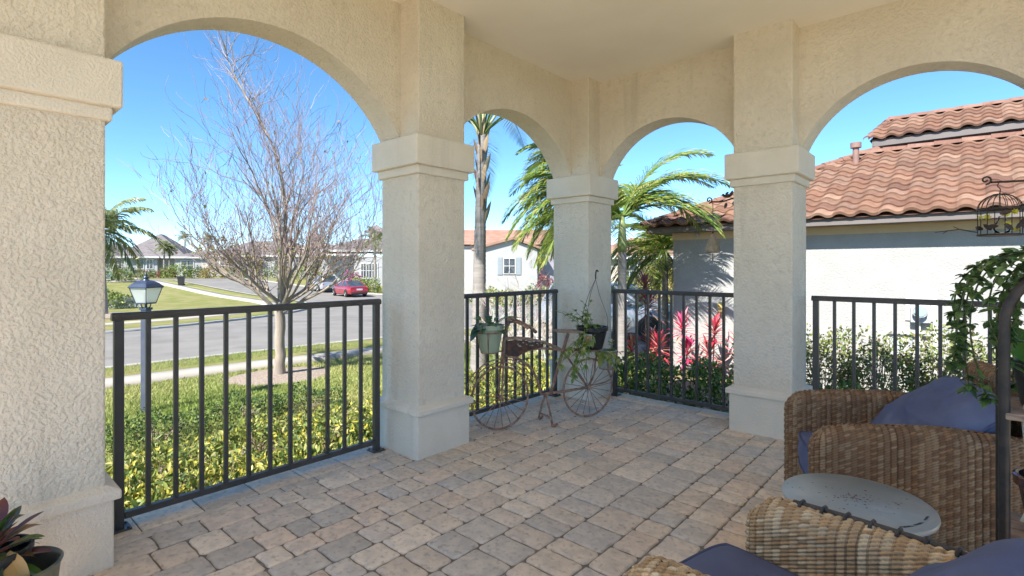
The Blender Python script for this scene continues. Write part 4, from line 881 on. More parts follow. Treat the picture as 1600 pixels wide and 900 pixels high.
m = MB(); m.tube([(-.025, 0, zb), (-.025, 0, zb + .09)], .011, 8); m.tube([(.025, .02, zb), (.025, .02, zb + .09)], .011, 8); m.sphere((-.025, 0, zb + .115), .016, sc=(1, 1, 1.7)); m.sphere((.025, .02, zb + .115), .016, sc=(1, 1, 1.7)); m.build('candle_tube', TRIMW, lf, smooth=True)
m = MB(); pr = [(b1 + .02, zt - .005), (b1 + .016, zt + .012), (b1*.88, zt + .055), (b1*.6, zt + .085), (.045, zt + .10)]
V = []; F = []
for k, z in pr: V += [(-k, -k, z), (k, -k, z), (k, k, z), (-k, k, z)]
for i in range(len(pr) - 1):
    for j in range(4): F.append((4*i + j, 4*i + (j + 1) % 4, 4*i + 4 + (j + 1) % 4, 4*i + 4 + j))
F += [(3, 2, 1, 0), tuple(range(4*len(pr) - 4, 4*len(pr)))]; m.add(V, F); m.build('lantern_roof', LAMPMET, t, bevel=.01)
m = MB(); z = zt + .095; m.lathe([(.045, z), (.045, z + .012), (.02, z + .022), (.034, z + .036), (.038, z + .05), (.014, z + .062), (.012, z + .075), (.02, z + .088), (.008, z + .10), (.0, z + .125)], 14); m.build('finial', LAMPMET, t, smooth=True)

def car(loc, rz, label, paint, L=4.8, Wd=1.84, H=1.45, suv=False, plate=True):
    t = empty('parked_car', loc, rz, label, 'car'); h = Wd/2; hl = L/2     # nose towards +x
    belt = .95 if not suv else 1.05
    xs = np.array([-hl, -hl + .06, -hl + .35, -hl + 1.0, -.9, 0, .9, hl - 1.1, hl - .5, hl - .12, hl])
    zt = np.array([.62, .90, belt, belt, belt, belt - .01, belt - .03, belt - .08, belt - .16, belt - .34, .5]) if not suv else np.array([.7, 1.0, belt, belt, belt, belt, belt - .02, belt - .04, belt - .1, belt - .26, .55])
    wd_ = np.array([.78, .88, .97, 1, 1, 1, 1, .99, .95, .84, .72])*h; zb = np.array([.42, .32, .24, .2, .2, .2, .2, .2, .22, .28, .38])
    V = []; n = 13
    for x, z1, w, z0 in zip(xs, zt, wd_, zb):
        half = [(w*.80, z0), (w*.97, z0 + .07), (w*1.0, z0 + (z1 - z0)*.5), (w*.985, z1 - .10), (w*.93, z1 - .02), (w*.6, z1 + .02)]
        V += [(x, -y, z) for y, z in half] + [(x, 0, z1 + .03)] + [(x, y, z) for y, z in half[::-1]]
    F = [tuple(range(n))] + [tuple(range((len(xs) - 1)*n + n - 1, (len(xs) - 1)*n - 1, -1))]
    for i in range(len(xs) - 1):
        for k in range(n - 1): F.append((i*n + k, (i + 1)*n + k, (i + 1)*n + k + 1, i*n + k + 1))
        F.append((i*n + n - 1, (i + 1)*n + n - 1, (i + 1)*n, i*n))
    m = MB(); m.add(V, F); body = m.build('body', paint, t, smooth=True, angle=38)
    # cabin: base rect at belt, roof rect
    if suv: bx0, bx1, rx0, rx1 = -hl + .12, hl - 1.25, -hl + .42, hl - 2.15
    else: bx0, bx1, rx0, rx1 = -hl + .55, hl - 1.25, -hl + 1.55, hl - 2.25
    bw, rw = h*.93, h*.68; zr = H - .03
    cx = [bx0, rx0, (rx0 + rx1)/2, rx1, bx1]; cz = [belt, zr - .02, zr + .0, zr - .03, belt - .02]; cw = [bw*.9, rw, rw*1.03, rw, bw*.92]
    V = []; 
    for x, z, w, in zip(cx, cz, cw):
        base = belt - .03
        bb = bw if x not in (bx0, bx1) else w
        V += [(x, -bb, base), (x, -w, z), (x, 0, z + .03), (x, w, z), (x, bb, base)]
    F = []
    for i in range(4):
        for k in range(4): F.append((5*i + k, 5*i + 5 + k, 5*i + 6 + k, 5*i + 1 + k))
    m = MB(); m.add(V, F); m.build('window', GLASSD, body, smooth=False)
    m = MB(); V = []
    for x, z, w in zip(cx[1:4], cz[1:4], cw[1:4]): V += [(x, -w - .012, z - .02), (x, -w + .05, z + .022), (x, 0, z + .045), (x, w - .05, z + .022), (x, w + .012, z - .02)]
    F = [(5*i + k, 5*i + 5 + k, 5*i + 6 + k, 5*i + 1 + k) for i in range(2) for k in range(4)]; m.add(V, F)
    for s in (-1, 1):
        for i, j in ((0, 1), (4, 3)):
            m.tube([(cx[i], s*(cw[i]), belt), (cx[j], s*cw[j], cz[j])], .035, 5)
        m.tube([(cx[2], s*(bw + .0), belt), (cx[2], s*(cw[2]), cz[2])], .028, 5)
        m.tube([(cx[0], s*cw[0], belt), (cx[2], s*(bw + .008), belt), (cx[4], s*cw[4], belt)], .018, 5)
    m.build('roof', paint, body, smooth=True, angle=40)
    for s in (-1, 1):
        for wx in (-hl + .95, hl - .92):
            a = MB(); rr = .335 if not suv else .36
            a.lathe([(.12, -.10), (rr*.92, -.10), (rr, -.06), (rr, .06), (rr*.92, .10), (.12, .10)], 22, (0, 0, 0), axis='y')
            w = a.build('wheel', TYRE, t, smooth=True, angle=40); w.location = (wx, s*(h - .08), rr)
            a = MB(); a.lathe([(.0, s*.095), (rr*.25, s*.10), (rr*.62, s*.085), (rr*.66, s*.105)], 20, axis='y'); a.build('rim', ALLOY, w, smooth=True)
            a = MB(); P = [((rr + .04)*math.cos(q), (rr + .04)*math.sin(q)) for q in np.linspace(-.2, math.pi + .2, 16)]; 
            M_ = Matrix.Translation((wx, s*(h - .005), rr)); a.prism(P, (-.012, .012), M=M_); a.build('wheel_arch', TYRE, body)
        a = MB(); a.box(-hl + .02, -hl + .16, s*h*.5, s*h*.86, .68, .84) if s > 0 else a.box(-hl + .02, -hl + .16, s*h*.86, s*h*.5, .68, .84); a.build('tail_light', REDL, body, bevel=.02)
        a = MB(); y0, y1 = sorted((s*h*.45, s*h*.80)); a.box(hl - .22, hl - .06, y0, y1, .58, .70); a.build('headlight', HEADL, body, bevel=.02)
        a = MB(); y0, y1 = sorted((s*h*.98, s*(h + .16))); a.box(hl - 1.65, hl - 1.48, y0, y1, belt - .01, belt + .12); a.build('mirror', paint, body, bevel=.03)
        a = MB(); y0, y1 = sorted((s*(h - .01), s*(h + .006))); a.box(-.95, .85, y0, y1, .66, .68); a.build('door_trim', TYRE, body)
    if plate: m = MB(); m.box(-hl - .02, -hl + .01, -.26, .26, .62, .76); m.build('number_plate', TRIMW, body)
    m = MB(); m.box(-hl - .015, -hl + .12, -h*.78, h*.78, .26, .40); m.build('bumper', TYRE, body, bevel=.03)
    return t
def on(px, d): x, y = at(px, d); return (x, y, gz(x, y) + .02)
car(on(546, 47.5), R(170), 'red four door car parked on the right hand kerb of the side street', CARRED, H=1.44)
car(on(503, 54), R(172), 'silver estate car parked ahead of the red car', CARGREY, H=1.66, suv=True)
car((-8.0, 13.75, gz(-8, 13.75) + .035), R(2), 'silver car on the driveway behind the palms and red plants', CARSILV, L=4.7, H=1.60, suv=True)
car(on(150, 62), R(130), 'white car partly hidden behind the left column far across the street', CARWHITE, H=1.45)
x, y, z = on(283, 57); t = empty('wheelie_bin', (x, y, z), R(60), 'dark bin standing at the far roadside', 'bin')
m = MB(); m.add([(-.24, -.26, .08), (.24, -.26, .08), (.24, .26, .08), (-.24, .26, .08), (-.30, -.34, .98), (.30, -.34, .98), (.30, .36, .98), (-.30, .36, .98)], [(3, 2, 1, 0), (0, 1, 5, 4), (1, 2, 6, 5), (2, 3, 7, 6), (3, 0, 4, 7), (4, 5, 6, 7)]); m.build('body', POTBLACK, t, bevel=.03)
m = MB(); m.add([(-.32, -.38, .985), (.32, -.38, .985), (.32, .40, 1.0), (-.32, .40, 1.0), (-.28, -.30, 1.08), (.28, -.30, 1.08), (.28, .36, 1.10), (-.28, .36, 1.10)], [(3, 2, 1, 0), (0, 1, 5, 4), (1, 2, 6, 5), (2, 3, 7, 6), (3, 0, 4, 7), (4, 5, 6, 7)]); m.build('lid', POTBLACK, t, bevel=.02)
for s in (-1, 1): m = MB(); m.lathe([(0, -.03), (.11, -.03), (.11, .03), (0, .03)], 14, (s*.27, .3, .11), axis='x'); m.build('wheel', TYRE, t)

# ============================================================ BICYCLE PLANTER
BK = empty('bicycle_planter', (-2.707, 2.9, 0), math.atan2(.9207, .3903), 'rusty ornamental bicycle plant stand parked against the corner railings', 'plant stand')
def wheel(u, r, axle_z):
    m = MB(); a = np.arange(48)*2*math.pi/48; m.tube([(u + r*math.cos(q), 0, axle_z + r*math.sin(q)) for q in a], .0085, 7, closed=True); w = m.build('wheel', RUST, BK, smooth=True)
    m = MB()
    for k in range(20): q = k*2*math.pi/20 + .08; m.tube([(u, (.018 if k % 2 else -.018), axle_z), (u + (r - .004)*math.cos(q), 0, axle_z + (r - .004)*math.sin(q))], .0028, 5)
    m.build('spokes', RUST, w, smooth=True)
    m = MB(); m.lathe([(0, -.035), (.012, -.035), (.018, -.02), (.018, .02), (.012, .035), (0, .035)], 12, (u, 0, axle_z), axis='y'); m.build('hub', RUST, w, smooth=True)
wheel(0, .236, .246); wheel(.795, .236, .246)
def tb(name, pts, r, m_=None, par=None, y=0.0, it=2):
    m = MB(); m.tube(smooth3([(p[0], p[2] if len(p) > 2 else y, p[1]) for p in pts], it), r, 8); return m.build(name, m_ or RUST, par or BK, smooth=True)
fr = tb('frame', [(.045, .564), (.135, .545), (.249, .470), (.322, .360), (.349, .245)], .011)
tb('top_tube', [(.035, .696), (.13, .696), (.22, .685), (.366, .651), (.485, .604), (.556, .563)], .0125, OLDWOOD, fr)
tb('arch_tube', [(.11, .530), (.155, .565), (.22, .592), (.336, .603), (.455, .590), (.55, .567)], .010, None, fr)
tb('seat_tube', [(.604, .705), (.554, .570), (.442, .243)], .013, None, fr, it=0)
tb('chain_stay', [(.345, .237), (.56, .238), (.79, .247)], .011, None, fr)
tb('seat_stay', [(.556, .562), (.66, .43), (.79, .25)], .009, None, fr, it=1)
for y in (-.03, .03): tb('fork', [(-.002, .243, y), (.006, .40, y), (.017, .535, y*.7), (.031, .69, y*.2)], .008, None, fr)
tb('steerer', [(.012, .50), (.030, .696), (.052, .78), (.078, .822)], .013, None, fr, it=1)
for a, b in ((.272, 150), (.30, 160)):
    tb('mudguard', [(.002 + a*math.cos(q), .246 + a*math.sin(q)) for q in np.linspace(R(20), R(b), 9)], .005, None, fr)
hb = tb('handlebar', [(.078, .822, 0), (.10, .836, .09), (.20, .822, .16), (.31, .776, .18), (.40, .707, .18)], .010)
tb('handlebar', [(.078, .822, 0), (.085, .832, -.09), (.11, .815, -.16), (.15, .785, -.18)], .010)
tb('grip', [(.33, .762, .18), (.405, .703, .18)], .014, OLDWOOD, hb, it=0)
m = MB(); m.prism([(.052, .678), (.15, .678), (.373, .648), (.366, .612), (.30, .604), (.22, .590), (.17, .566), (.145, .550), (.055, .565)], (-.012, .012)); pl = m.build('side_panel', DKPLATE, BK, bevel=.003)
m = MB(); rnd = random.Random(3)
for k in range(15): x, z = rnd.uniform(.07, .35), rnd.uniform(.625, .66); m.box(x, x + rnd.uniform(.004, .022), -.0145, -.0125, z, z + rnd.uniform(.003, .010))
m.build('flaked_paint', POTGREY, pl)
m = MB(); m.add([(.482, -.05, .722), (.71, -.075, .704), (.71, .075, .704), (.482, .05, .722), (.482, -.05, .742), (.71, -.075, .724), (.71, .075, .724), (.482, .05, .742)], [(3, 2, 1, 0), (0, 1, 5, 4), (1, 2, 6, 5), (2, 3, 7, 6), (3, 0, 4, 7), (4, 5, 6, 7)]); m.build('seat', OLDWOOD, BK, bevel=.006)
# rear rack with ring, front basket ring, kickstand
m = MB()
for y in (-.075, 0, .075): m.tube([(.56, y, .566), (.86, y, .556)], .006, 6)
for x in (.60, .70, .80, .86): m.tube([(x, -.075, .566 - (x - .56)*.033), (x, .075, .566 - (x - .56)*.033)], .006, 6)
m.build('rack', RUST, BK, smooth=True)
m = MB(); a = np.arange(32)*2*math.pi/32
def ring(mm, cx, r, z, th=.0055): mm.tube([(cx + r*math.cos(q), r*math.sin(q), z) for q in a], th, 6, closed=True)
ring(m, .985, .088, .535); ring(m, .985, .066, .392)
for q in (0, 2.1, 4.2): m.tube([(.985 + .088*math.cos(q), .088*math.sin(q), .535), (.985 + .066*math.cos(q), .066*math.sin(q), .392)], .005, 6)
m.tube([(.86, 0, .556), (.897, 0, .535)], .006, 6); m.tube(smooth3([(.985 + .066, 0, .392), (1.03, 0, .30), (.97, 0, .27), (.795, 0, .26)]), .006, 6); m.tube(smooth3([(.90, .0, .535), (.862, 0, .46), (.862, 0, .36), (.80, 0, .25)]), .008, 6)
m.build('pot_ring', RUST, BK, smooth=True)
m = MB(); ring(m, -.09, .112, .755); ring(m, -.09, .062, .600)
for q in (.5, 2.6, 4.2): m.tube([(-.09 + .112*math.cos(q), .112*math.sin(q), .755), (-.09 + .062*math.cos(q), .062*math.sin(q), .600)], .005, 6)
m.tube([(-.028, 0, .600), (.02, 0, .602)], .006, 6); m.tube([(.022, 0, .755), (.036, 0, .75)], .006, 6); m.tube([(-.15, 0, .6), (-.03, 0, .6)], .005, 6); m.build('pot_ring', RUST, BK, smooth=True)
m = MB()
for y in (-.105, .105): m.tube(smooth3([(.392, 0, .24), (.392, y*.55, .14), (.392, y, .03)], 1), .009, 7); m.tube(smooth3([(.392, y, .03), (.392, y*1.05, .008), (.42, y*1.1, .010), (.43, y*1.12, .028)]), .010, 7)
m.tube([(.392, -.085, .062), (.392, .085, .062)], .007, 6); m.build('kickstand', RUST, BK, smooth=True)
def bw(u, y, z):      # bicycle-local to world
    M_ = BK.matrix_basis; return M_ @ Vector((u, y, z))
def pot(name_label, loc, r0, r1, h, m_, cat='potted plant', ribs=0, lip=.012, n=36, soil=True, group=None, solid=.004):
    t = empty('potted_plant', loc, 0, name_label, cat, group)
    m = MB(); prof = [(0, .002), (r0*.96, 0), (r0, .006), (r1*.94, h*.80), (r1*.96, h*.82), (r1 + .004, h*.83), (r1 + .006, h - .003), (r1, h), (r1 - .006, h - .002), (r1 - .012, h*.7), (r0*.9, .012)]
    m.lathe(prof, n); 
    if ribs:
        V = m.v[0]; k = len(prof)
        for i in range(k):
            for j in range(n):
                z = V[i*n + j][2]
                if z < h*.55: f = 1 - .035*(j % 2); V[i*n + j][0] *= f; V[i*n + j][1] *= f
    m.build('pot', m_, t, smooth=True, angle=35)
    if soil: m = MB(); m.lathe([(r1 - .011, h*.80), (r1*.5, h*.83), (0, h*.84)], 20); m.build('soil', SOIL, t)
    return t
# sage pot in the front ring
p0 = bw(-.09, 0, .606); t = pot('sage green ribbed pot of dark glossy leaves in the front ring of the rusty bicycle', p0, .072, .105, .205, POTGREEN, ribs=1)
m = MB(); rnd = random.Random(8)
for k in range(34):
    a = rnd.uniform(0, 6.28); e = rnd.uniform(-.1, 1.0); d = (math.cos(a)*math.cos(e), math.sin(a)*math.cos(e), math.sin(e)); r = rnd.uniform(0, .05)
    st = (math.cos(a)*r, math.sin(a)*r, .17); q = np.array(st) + np.array(d)*rnd.uniform(.03, .09); m.tube([st, tuple(q)], .002, 4, (.12, .2, .06), cap=False)
    m.leaf(q, d, (0, 0, 1), rnd.uniform(.06, .10), rnd.uniform(.03, .05), rnd.choice([(.04, .10, .04), (.05, .13, .05), (.10, .19, .06), (.12, .16, .17)]), droop=rnd.uniform(.2, .8))
q = np.array((.09, .06, .25)); m.tube([(0, 0, .17), tuple(q)], .003, 4, (.2, .3, .1)); bx_ = Vector((.39, .92, 0)); m.leaf(q, (.35, .82, .08), (0, 0, 1), .16, .08, (.13, .20, .05), droop=.1, seg=5)
q = np.array((-.03, -.09, .20)); m.leaf(q, (-.1, -.5, -.6), (1, -.5, .6), .11, .055, (.10, .17, .15), droop=.3, seg=4); m.build('foliage', WAXY, t)
# black hanging pot on the rack, with its wire hanger, tag and spilling foliage
p1 = bw(.85, .02, .563); t = pot('black hanging basket pot with a picture tag and trailing leaves on the bicycle rack', p1, .085, .128, .185, POTBLACK, ribs=1)
m = MB(); apex = Vector((.02, .02, .58))
for q in (.4, 2.5, 4.6): m.tube(smooth3([(.125*math.cos(q), .125*math.sin(q), .18), (.13*math.cos(q), .13*math.sin(q), .27), (.06*math.cos(q), .06*math.sin(q), .44), tuple(apex)]), .002, 5)
m.tube(smooth3([tuple(apex), (.02, .02, .63), (.03, .02, .66), (.045, .02, .64)]), .006, 6); m.build('hanger', POTBLACK, t, smooth=True)
tg = MB(); cxv = Vector((0.62, -.78, 0)); sd = Vector((.78, .62, 0)); c0 = cxv*.137 + Vector((0, 0, .085)) - sd*.05
M_ = Matrix.Translation(c0) @ Matrix.Rotation(math.atan2(sd.y, sd.x), 4, 'Z'); tg.box(-.035, .035, -.0012, .0012, -.045, .05, M=M_); tg_o = tg.build('tag', TRIMW, t)
tg = MB(); tg.box(-.026, .026, -.0022, -.0014, -.02, .042, M=M_); tg.build('tag_picture', mat('tag_print', (.30, .12, .05), (.55, .33, .16), nscale=60, rough=.5), tg_o)
m = MB(); rnd = random.Random(14); LG = [(.26, .36, .08), (.34, .42, .12), (.18, .29, .06), (.40, .46, .16), (.24, .32, .10)]
bxw = Vector((.3903, .9207, 0)); lat_ = Vector((.9207, -.3903, 0))
def sprig(st, d, L, nl, ls=(.03, .05)):
    p = Vector(st); d = Vector(d).normalized(); Q = [p.copy()]
    for i in range(6): d = (d + Vector((rnd.gauss(0, .15), rnd.gauss(0, .15), rnd.gauss(-.12, .1)))).normalized(); p = p + d*L/6; Q.append(p.copy())
    m.tube([tuple(v) for v in Q], .0022, 4, (.24, .28, .10), cap=False)
    for k in range(nl):
        i = rnd.randint(1, 6); dd = (d + Vector((rnd.gauss(0, .8), rnd.gauss(0, .8), rnd.gauss(.1, .5)))).normalized(); m.leaf(tuple(Q[i]), tuple(dd), (0, 0, 1), rnd.uniform(*ls), rnd.uniform(.014, .024), rnd.choice(LG), droop=.3, seg=3)
for k in range(14): sprig((rnd.gauss(0, .05), rnd.gauss(0, .05), .16), (-bxw*rnd.uniform(.2, 1.0) + lat_*rnd.uniform(-.5, .6) + Vector((0, 0, rnd.uniform(.2, 1.6)))), rnd.uniform(.12, .28), 16)
for k in range(12): sprig(tuple(-bxw*rnd.uniform(.02, .10) + lat_*rnd.uniform(.02, .10) + Vector((0, 0, .14))), (-bxw*rnd.uniform(.4, 1.2) + lat_*rnd.uniform(0, .7) + Vector((0, 0, rnd.uniform(-.9, .3)))), rnd.uniform(.2, .42), 18, (.035, .06))
for k in range(5): sprig(tuple(bxw*rnd.uniform(-.08, .08) + lat_*.13 + Vector((0, 0, .0))), (bxw*rnd.uniform(-.3, .8) + lat_*.4 + Vector((0, 0, -.1))), rnd.uniform(.10, .2), 12, (.03, .05))
m.build('foliage', LEAF, t)
p2 = bw(.985, 0, .395); t = pot('small weathered whitish pot with a few pale leaves in the rear ring of the bicycle', p2, .056, .078, .15, POTGREY, ribs=1)
m = MB(); rnd = random.Random(2)
for k in range(14): sprig((rnd.gauss(0, .03), rnd.gauss(0, .03), .12), (-bxw*rnd.uniform(-.6, 1) + lat_*rnd.uniform(-.3, 1) + Vector((0, 0, rnd.uniform(-.1, .7)))), rnd.uniform(.06, .14), 8)
m.leaf(tuple(-bxw*.085 + lat_*.03 + Vector((0, 0, .14))), tuple(-bxw*.1 + Vector((0, 0, -1))), tuple(lat_), .13, .06, (.36, .40, .10), droop=.0, seg=5)
m.build('foliage', LEAF, t)

# ============================================================ HANGING BELL, BIRD CAGE
def bracket(loc, label, length):
    # a scrolled iron bracket with a bird, running towards -x from its column
    t = empty('wall_bracket', loc, 0, label, 'bracket'); L = length; m = MB()
    arm = smooth3([(0, 0, -.02), (-.04, 0, .012), (-.09, 0, .0), (-.14, 0, -.012), (-L + .03, 0, -.004)]); m.tube(arm, .0065, 7)
    sp = [(-L + .03 + (.028*(1 - k/22))*math.sin(k*.42) - .02, 0, .012 + (.028*(1 - k/22))*-math.cos(k*.42)) for k in range(20)]; m.tube([tuple(arm[-1])] + sp, .0055, 6)
    sp = [(-.035 + .03*(1 - k/22)*math.sin(k*.42), 0, -.035 - .03*(1 - k/22)*math.cos(k*.42)) for k in range(20)]; m.tube(sp, .0055, 6)
    m.box(-.004, .0, -.012, .012, -.09, .05); b = m.build('arm', IRONBR, t, smooth=True)
    m = MB()
    for (x, z, s) in ((-.10, -.022, 1), (-.07, .028, -1)): m.leaf((x, 0, z), (-.35*s, .1, -1*s), (0, 1, 0), .05, .026, (1, 1, 1), seg=4)
    m.build('iron_leaf', IRONBR, b)
    m = MB(); m.sphere((-.095, 0, .032), .016, 10, 8, sc=(2.0, .9, .9)); m.sphere((-.125, 0, .043), .011, 10, 6); m.leaf((-.066, 0, .034), (1, 0, .15), (0, 0, 1), .045, .018, (1, 1, 1)); m.leaf((-.10, .008, .04), (.6, .7, .45), (0, 0, 1), .05, .024, (1, 1, 1)); m.leaf((-.10, -.008, .04), (.6, -.7, .45), (0, 0, 1), .05, .024, (1, 1, 1)); m.tube([(-.134, 0, .043), (-.15, 0, .040)], [.004, .001], 5); m.build('iron_bird', IRONBR, b, smooth=True); return t
bracket((-1.391, 4.25, 1.78), 'scrolled iron bracket with a little bird holding the clay bell', .25)
bracket((.394, 4.22, 1.755), 'scrolled iron bracket with a bird holding the bird cage', .36)
t = empty('wind_bell', (-1.60, 4.25, 1.36), 0, 'brown clay garden bell hanging on a thin chain beside the column', 'bell')
m = MB(); m.lathe([(.0, .155), (.012, .153), (.022, .13), (.030, .11), (.047, .075), (.057, .04), (.059, .012), (.055, .0), (.045, .004), (.04, .05), (.0, .10)], 24); m.build('bell', CLAYBELL, t, smooth=True)
m = MB(); m.tube([(0, 0, .15), (.002, 0, .26), (0, 0, .415)], .003, 5); m.sphere((0, 0, .165), .008); m.sphere((.001, 0, .215), .007); m.build('chain', IRONBR, t, smooth=True)
m = MB(); m.tube([(0, 0, .05), (0, 0, -.02)], .002, 4); m.box(-.006, .006, -.002, .002, -.065, -.012); m.build('clapper', CLAYBELL, t)
t = empty('bird_cage', (.105, 4.22, 1.435), 0, 'round topped wire bird cage with yellow flowers and a glass bulb', 'bird cage')
cr, ch = .10, .155; a = np.arange(40)*2*math.pi/40; m = MB()
for z in (.0, ch): m.tube([(cr*math.cos(q), cr*math.sin(q), z) for q in a], .006, 6, closed=True)
m.box(-.004, .004, -.004, .004, .245, .25)
for k in range(20):
    q = k*2*math.pi/20; m.tube([(cr*math.cos(f)*math.cos(q), cr*math.cos(f)*math.sin(q), ch + .088*math.sin(f)) for f in np.linspace(0, math.pi/2 - .28, 8)], .0018, 4)
for k in range(8): q = k*2*math.pi/8 + .2; m.tube([(cr*math.cos(q), cr*math.sin(q), 0), (cr*math.cos(q), cr*math.sin(q), ch)], .0022, 4)
m.tube([(.03*math.cos(q), .03*math.sin(q), ch + .085) for q in a], .003, 5, closed=True); m.tube(smooth3([(0, 0, ch + .09), (.004, 0, ch + .12), (-.012, 0, ch + .135), (-.004, 0, ch + .155), (.0, 0, ch + .165)]), .003, 5)
m.lathe([(0, -.004), (cr, -.004), (cr, .004), (0, .004)], 30); m.build('cage', IRONBR, t, smooth=True, angle=40)
m = MB(); m.lathe([(.0, .01), (.03, .012), (.042, .035), (.038, .06), (.02, .085), (.016, .11), (.0, .115)], 20, (.01, 0, 0)); m.build('glass_bulb', CLEAR, t, smooth=True)
rnd = random.Random(6)
for k in range(7):
    m = MB(); q = rnd.uniform(0, 6.28); z = rnd.uniform(.03, .14)
    for j in range(7): b = j*2*math.pi/7; m.leaf((.09*math.cos(q), .09*math.sin(q), z), (math.cos(b)*.8, .4, math.sin(b)*.8), (math.cos(q), math.sin(q), .1), .022, .014, rnd.choice([(.72, .62, .06), (.66, .66, .14), (.6, .5, .05)]))
    m.build('flower', LEAF, t)
m = MB()
for k in range(10): q = rnd.uniform(0, 6.28); e = rnd.uniform(-.6, 1.3); m.leaf((.1*math.cos(q), .1*math.sin(q), rnd.uniform(.03, .12)), (-math.sin(q)*.6, math.cos(q)*.6, e), (math.cos(q), math.sin(q), 0), .055, .026, (1, 1, 1), seg=4)
m.build('iron_leaf', IRONBR, t)
m = MB(); m.tube([(-cr, 0, .02), (-.13, 0, .028), (-.18, .0, .042), (-.235, 0, .036), (-.30, 0, .028)], [.003, .004, .0035, .003, .002], 5); m.tube([(-.18, 0, .042), (-.21, 0, .06)], .002, 4); m.tube([(-.235, 0, .036), (-.26, 0, .02)], .002, 4); m.build('perch_twig', IRONBR, t)
# ============================================================ WICKER CHAIRS, TABLE, STAND
def weave(tt, ss, p, q, A, m_):
    # twined rope rows over upright stakes: height, strand coordinate and strand colour with gap shading painted in
    col = tt/q; cf = col % 1.0; s2 = ss + .95*p*(cf - .5); fr = (s2/p) % 1.0
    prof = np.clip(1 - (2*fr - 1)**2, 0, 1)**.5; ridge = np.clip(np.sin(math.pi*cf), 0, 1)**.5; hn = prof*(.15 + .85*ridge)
    pal, gap_shade = PALET[m_.name]; ci, ri = np.floor(col).astype(int), np.floor(s2/p).astype(int)
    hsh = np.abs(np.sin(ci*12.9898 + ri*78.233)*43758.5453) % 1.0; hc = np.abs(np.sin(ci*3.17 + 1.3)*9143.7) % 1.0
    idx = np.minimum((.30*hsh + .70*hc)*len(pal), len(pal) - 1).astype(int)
    C = pal[idx]*(.85 + .28*hsh[..., None]); k = np.clip((hn[..., None] - .22)/.26, 0, 1); C = gap_shade*(1 - k) + C*k  # low spots between strands painted dark in place of shade
    wob = 1 + .22*np.sin(ci*7.3 + ri*2.1) 
    return A*hn*wob - A*.5, s2, C
def facecols(C, F): return C.reshape(-1, 3)[F].mean(1)
def wicker_wall(name, D, r, Hf, m_, parent, p=.0100, q=.0215, A=.0075, M=None, zin=0.0, res=1.0, lean=0.0):
    # U-shaped wall: out along one side, round the front end, back along the other; half-round top
    a1 = D - r; Ltot = 2*a1 + math.pi*r; nt = int(Ltot/(.0031*res)); t = np.linspace(0, Ltot, nt)
    cx = np.zeros(nt); cy = np.zeros(nt); nx = np.zeros(nt); ny = np.zeros(nt)
    i1 = t < a1; i3 = t > a1 + math.pi*r; i2 = ~(i1 | i3)
    cy[i1] = D - t[i1]; nx[i1] = 1
    an = (t[i2] - a1)/r; cy[i2] = r; nx[i2] = np.cos(an); ny[i2] = -np.sin(an)
    cy[i3] = r + (t[i3] - a1 - math.pi*r); nx[i3] = -1
    H = Hf(np.maximum(cy + ny*r, 0)); Hm = H.max()
    nw = int((Hm - r)/(.0019*res)); na = max(10, int(r*1.57/(.0019*res)))
    v = np.r_[np.linspace(0, 1, nw, endpoint=False), np.ones(na)]; a = np.r_[np.zeros(nw), np.linspace(0, math.pi/2, na)]
    HH = H[:, None]; vv = v[None]; aa = a[None]
    z = vv*(HH - r) + r*np.sin(aa); inw = r*(1 - np.cos(aa))
    S_ = vv*(HH - r) + r*aa; T_ = np.broadcast_to(t[:, None], S_.shape)
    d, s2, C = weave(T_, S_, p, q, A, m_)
    ra = (r - inw) + d*np.cos(aa)
    X = cx[:, None] + nx[:, None]*ra; Y = cy[:, None] + ny[:, None]*ra; Z = z + d*np.sin(aa)
    Y = Y + lean*Z
    V = np.stack([X, Y, Z], -1).reshape(-1, 3)
    if M is not None: V = V @ np.array(M.to_3x3()).T + np.array(M.translation)
    F = grid_mesh(V, nt, len(v)); uv = np.stack([T_, s2, 0*T_], -1).reshape(-1, 3)
    return link(name, fast_mesh(name, V, F, facecols(C, F), uv), m_, parent, True)
def wicker_panel(name, w, h, m_, parent, M, p=.0100, q=.0215, A=.0075):
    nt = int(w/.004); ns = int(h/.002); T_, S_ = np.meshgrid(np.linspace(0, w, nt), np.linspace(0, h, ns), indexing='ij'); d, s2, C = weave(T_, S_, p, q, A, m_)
    V = np.stack([T_ - w/2, -d, S_], -1).reshape(-1, 3); V = V @ np.array(M.to_3x3()).T + np.array(M.translation)
    F = grid_mesh(V, nt, ns)
    return link(name, fast_mesh(name, V, F, facecols(C, F), np.stack([T_, s2, 0*T_], -1).reshape(-1, 3)), m_, parent, True)
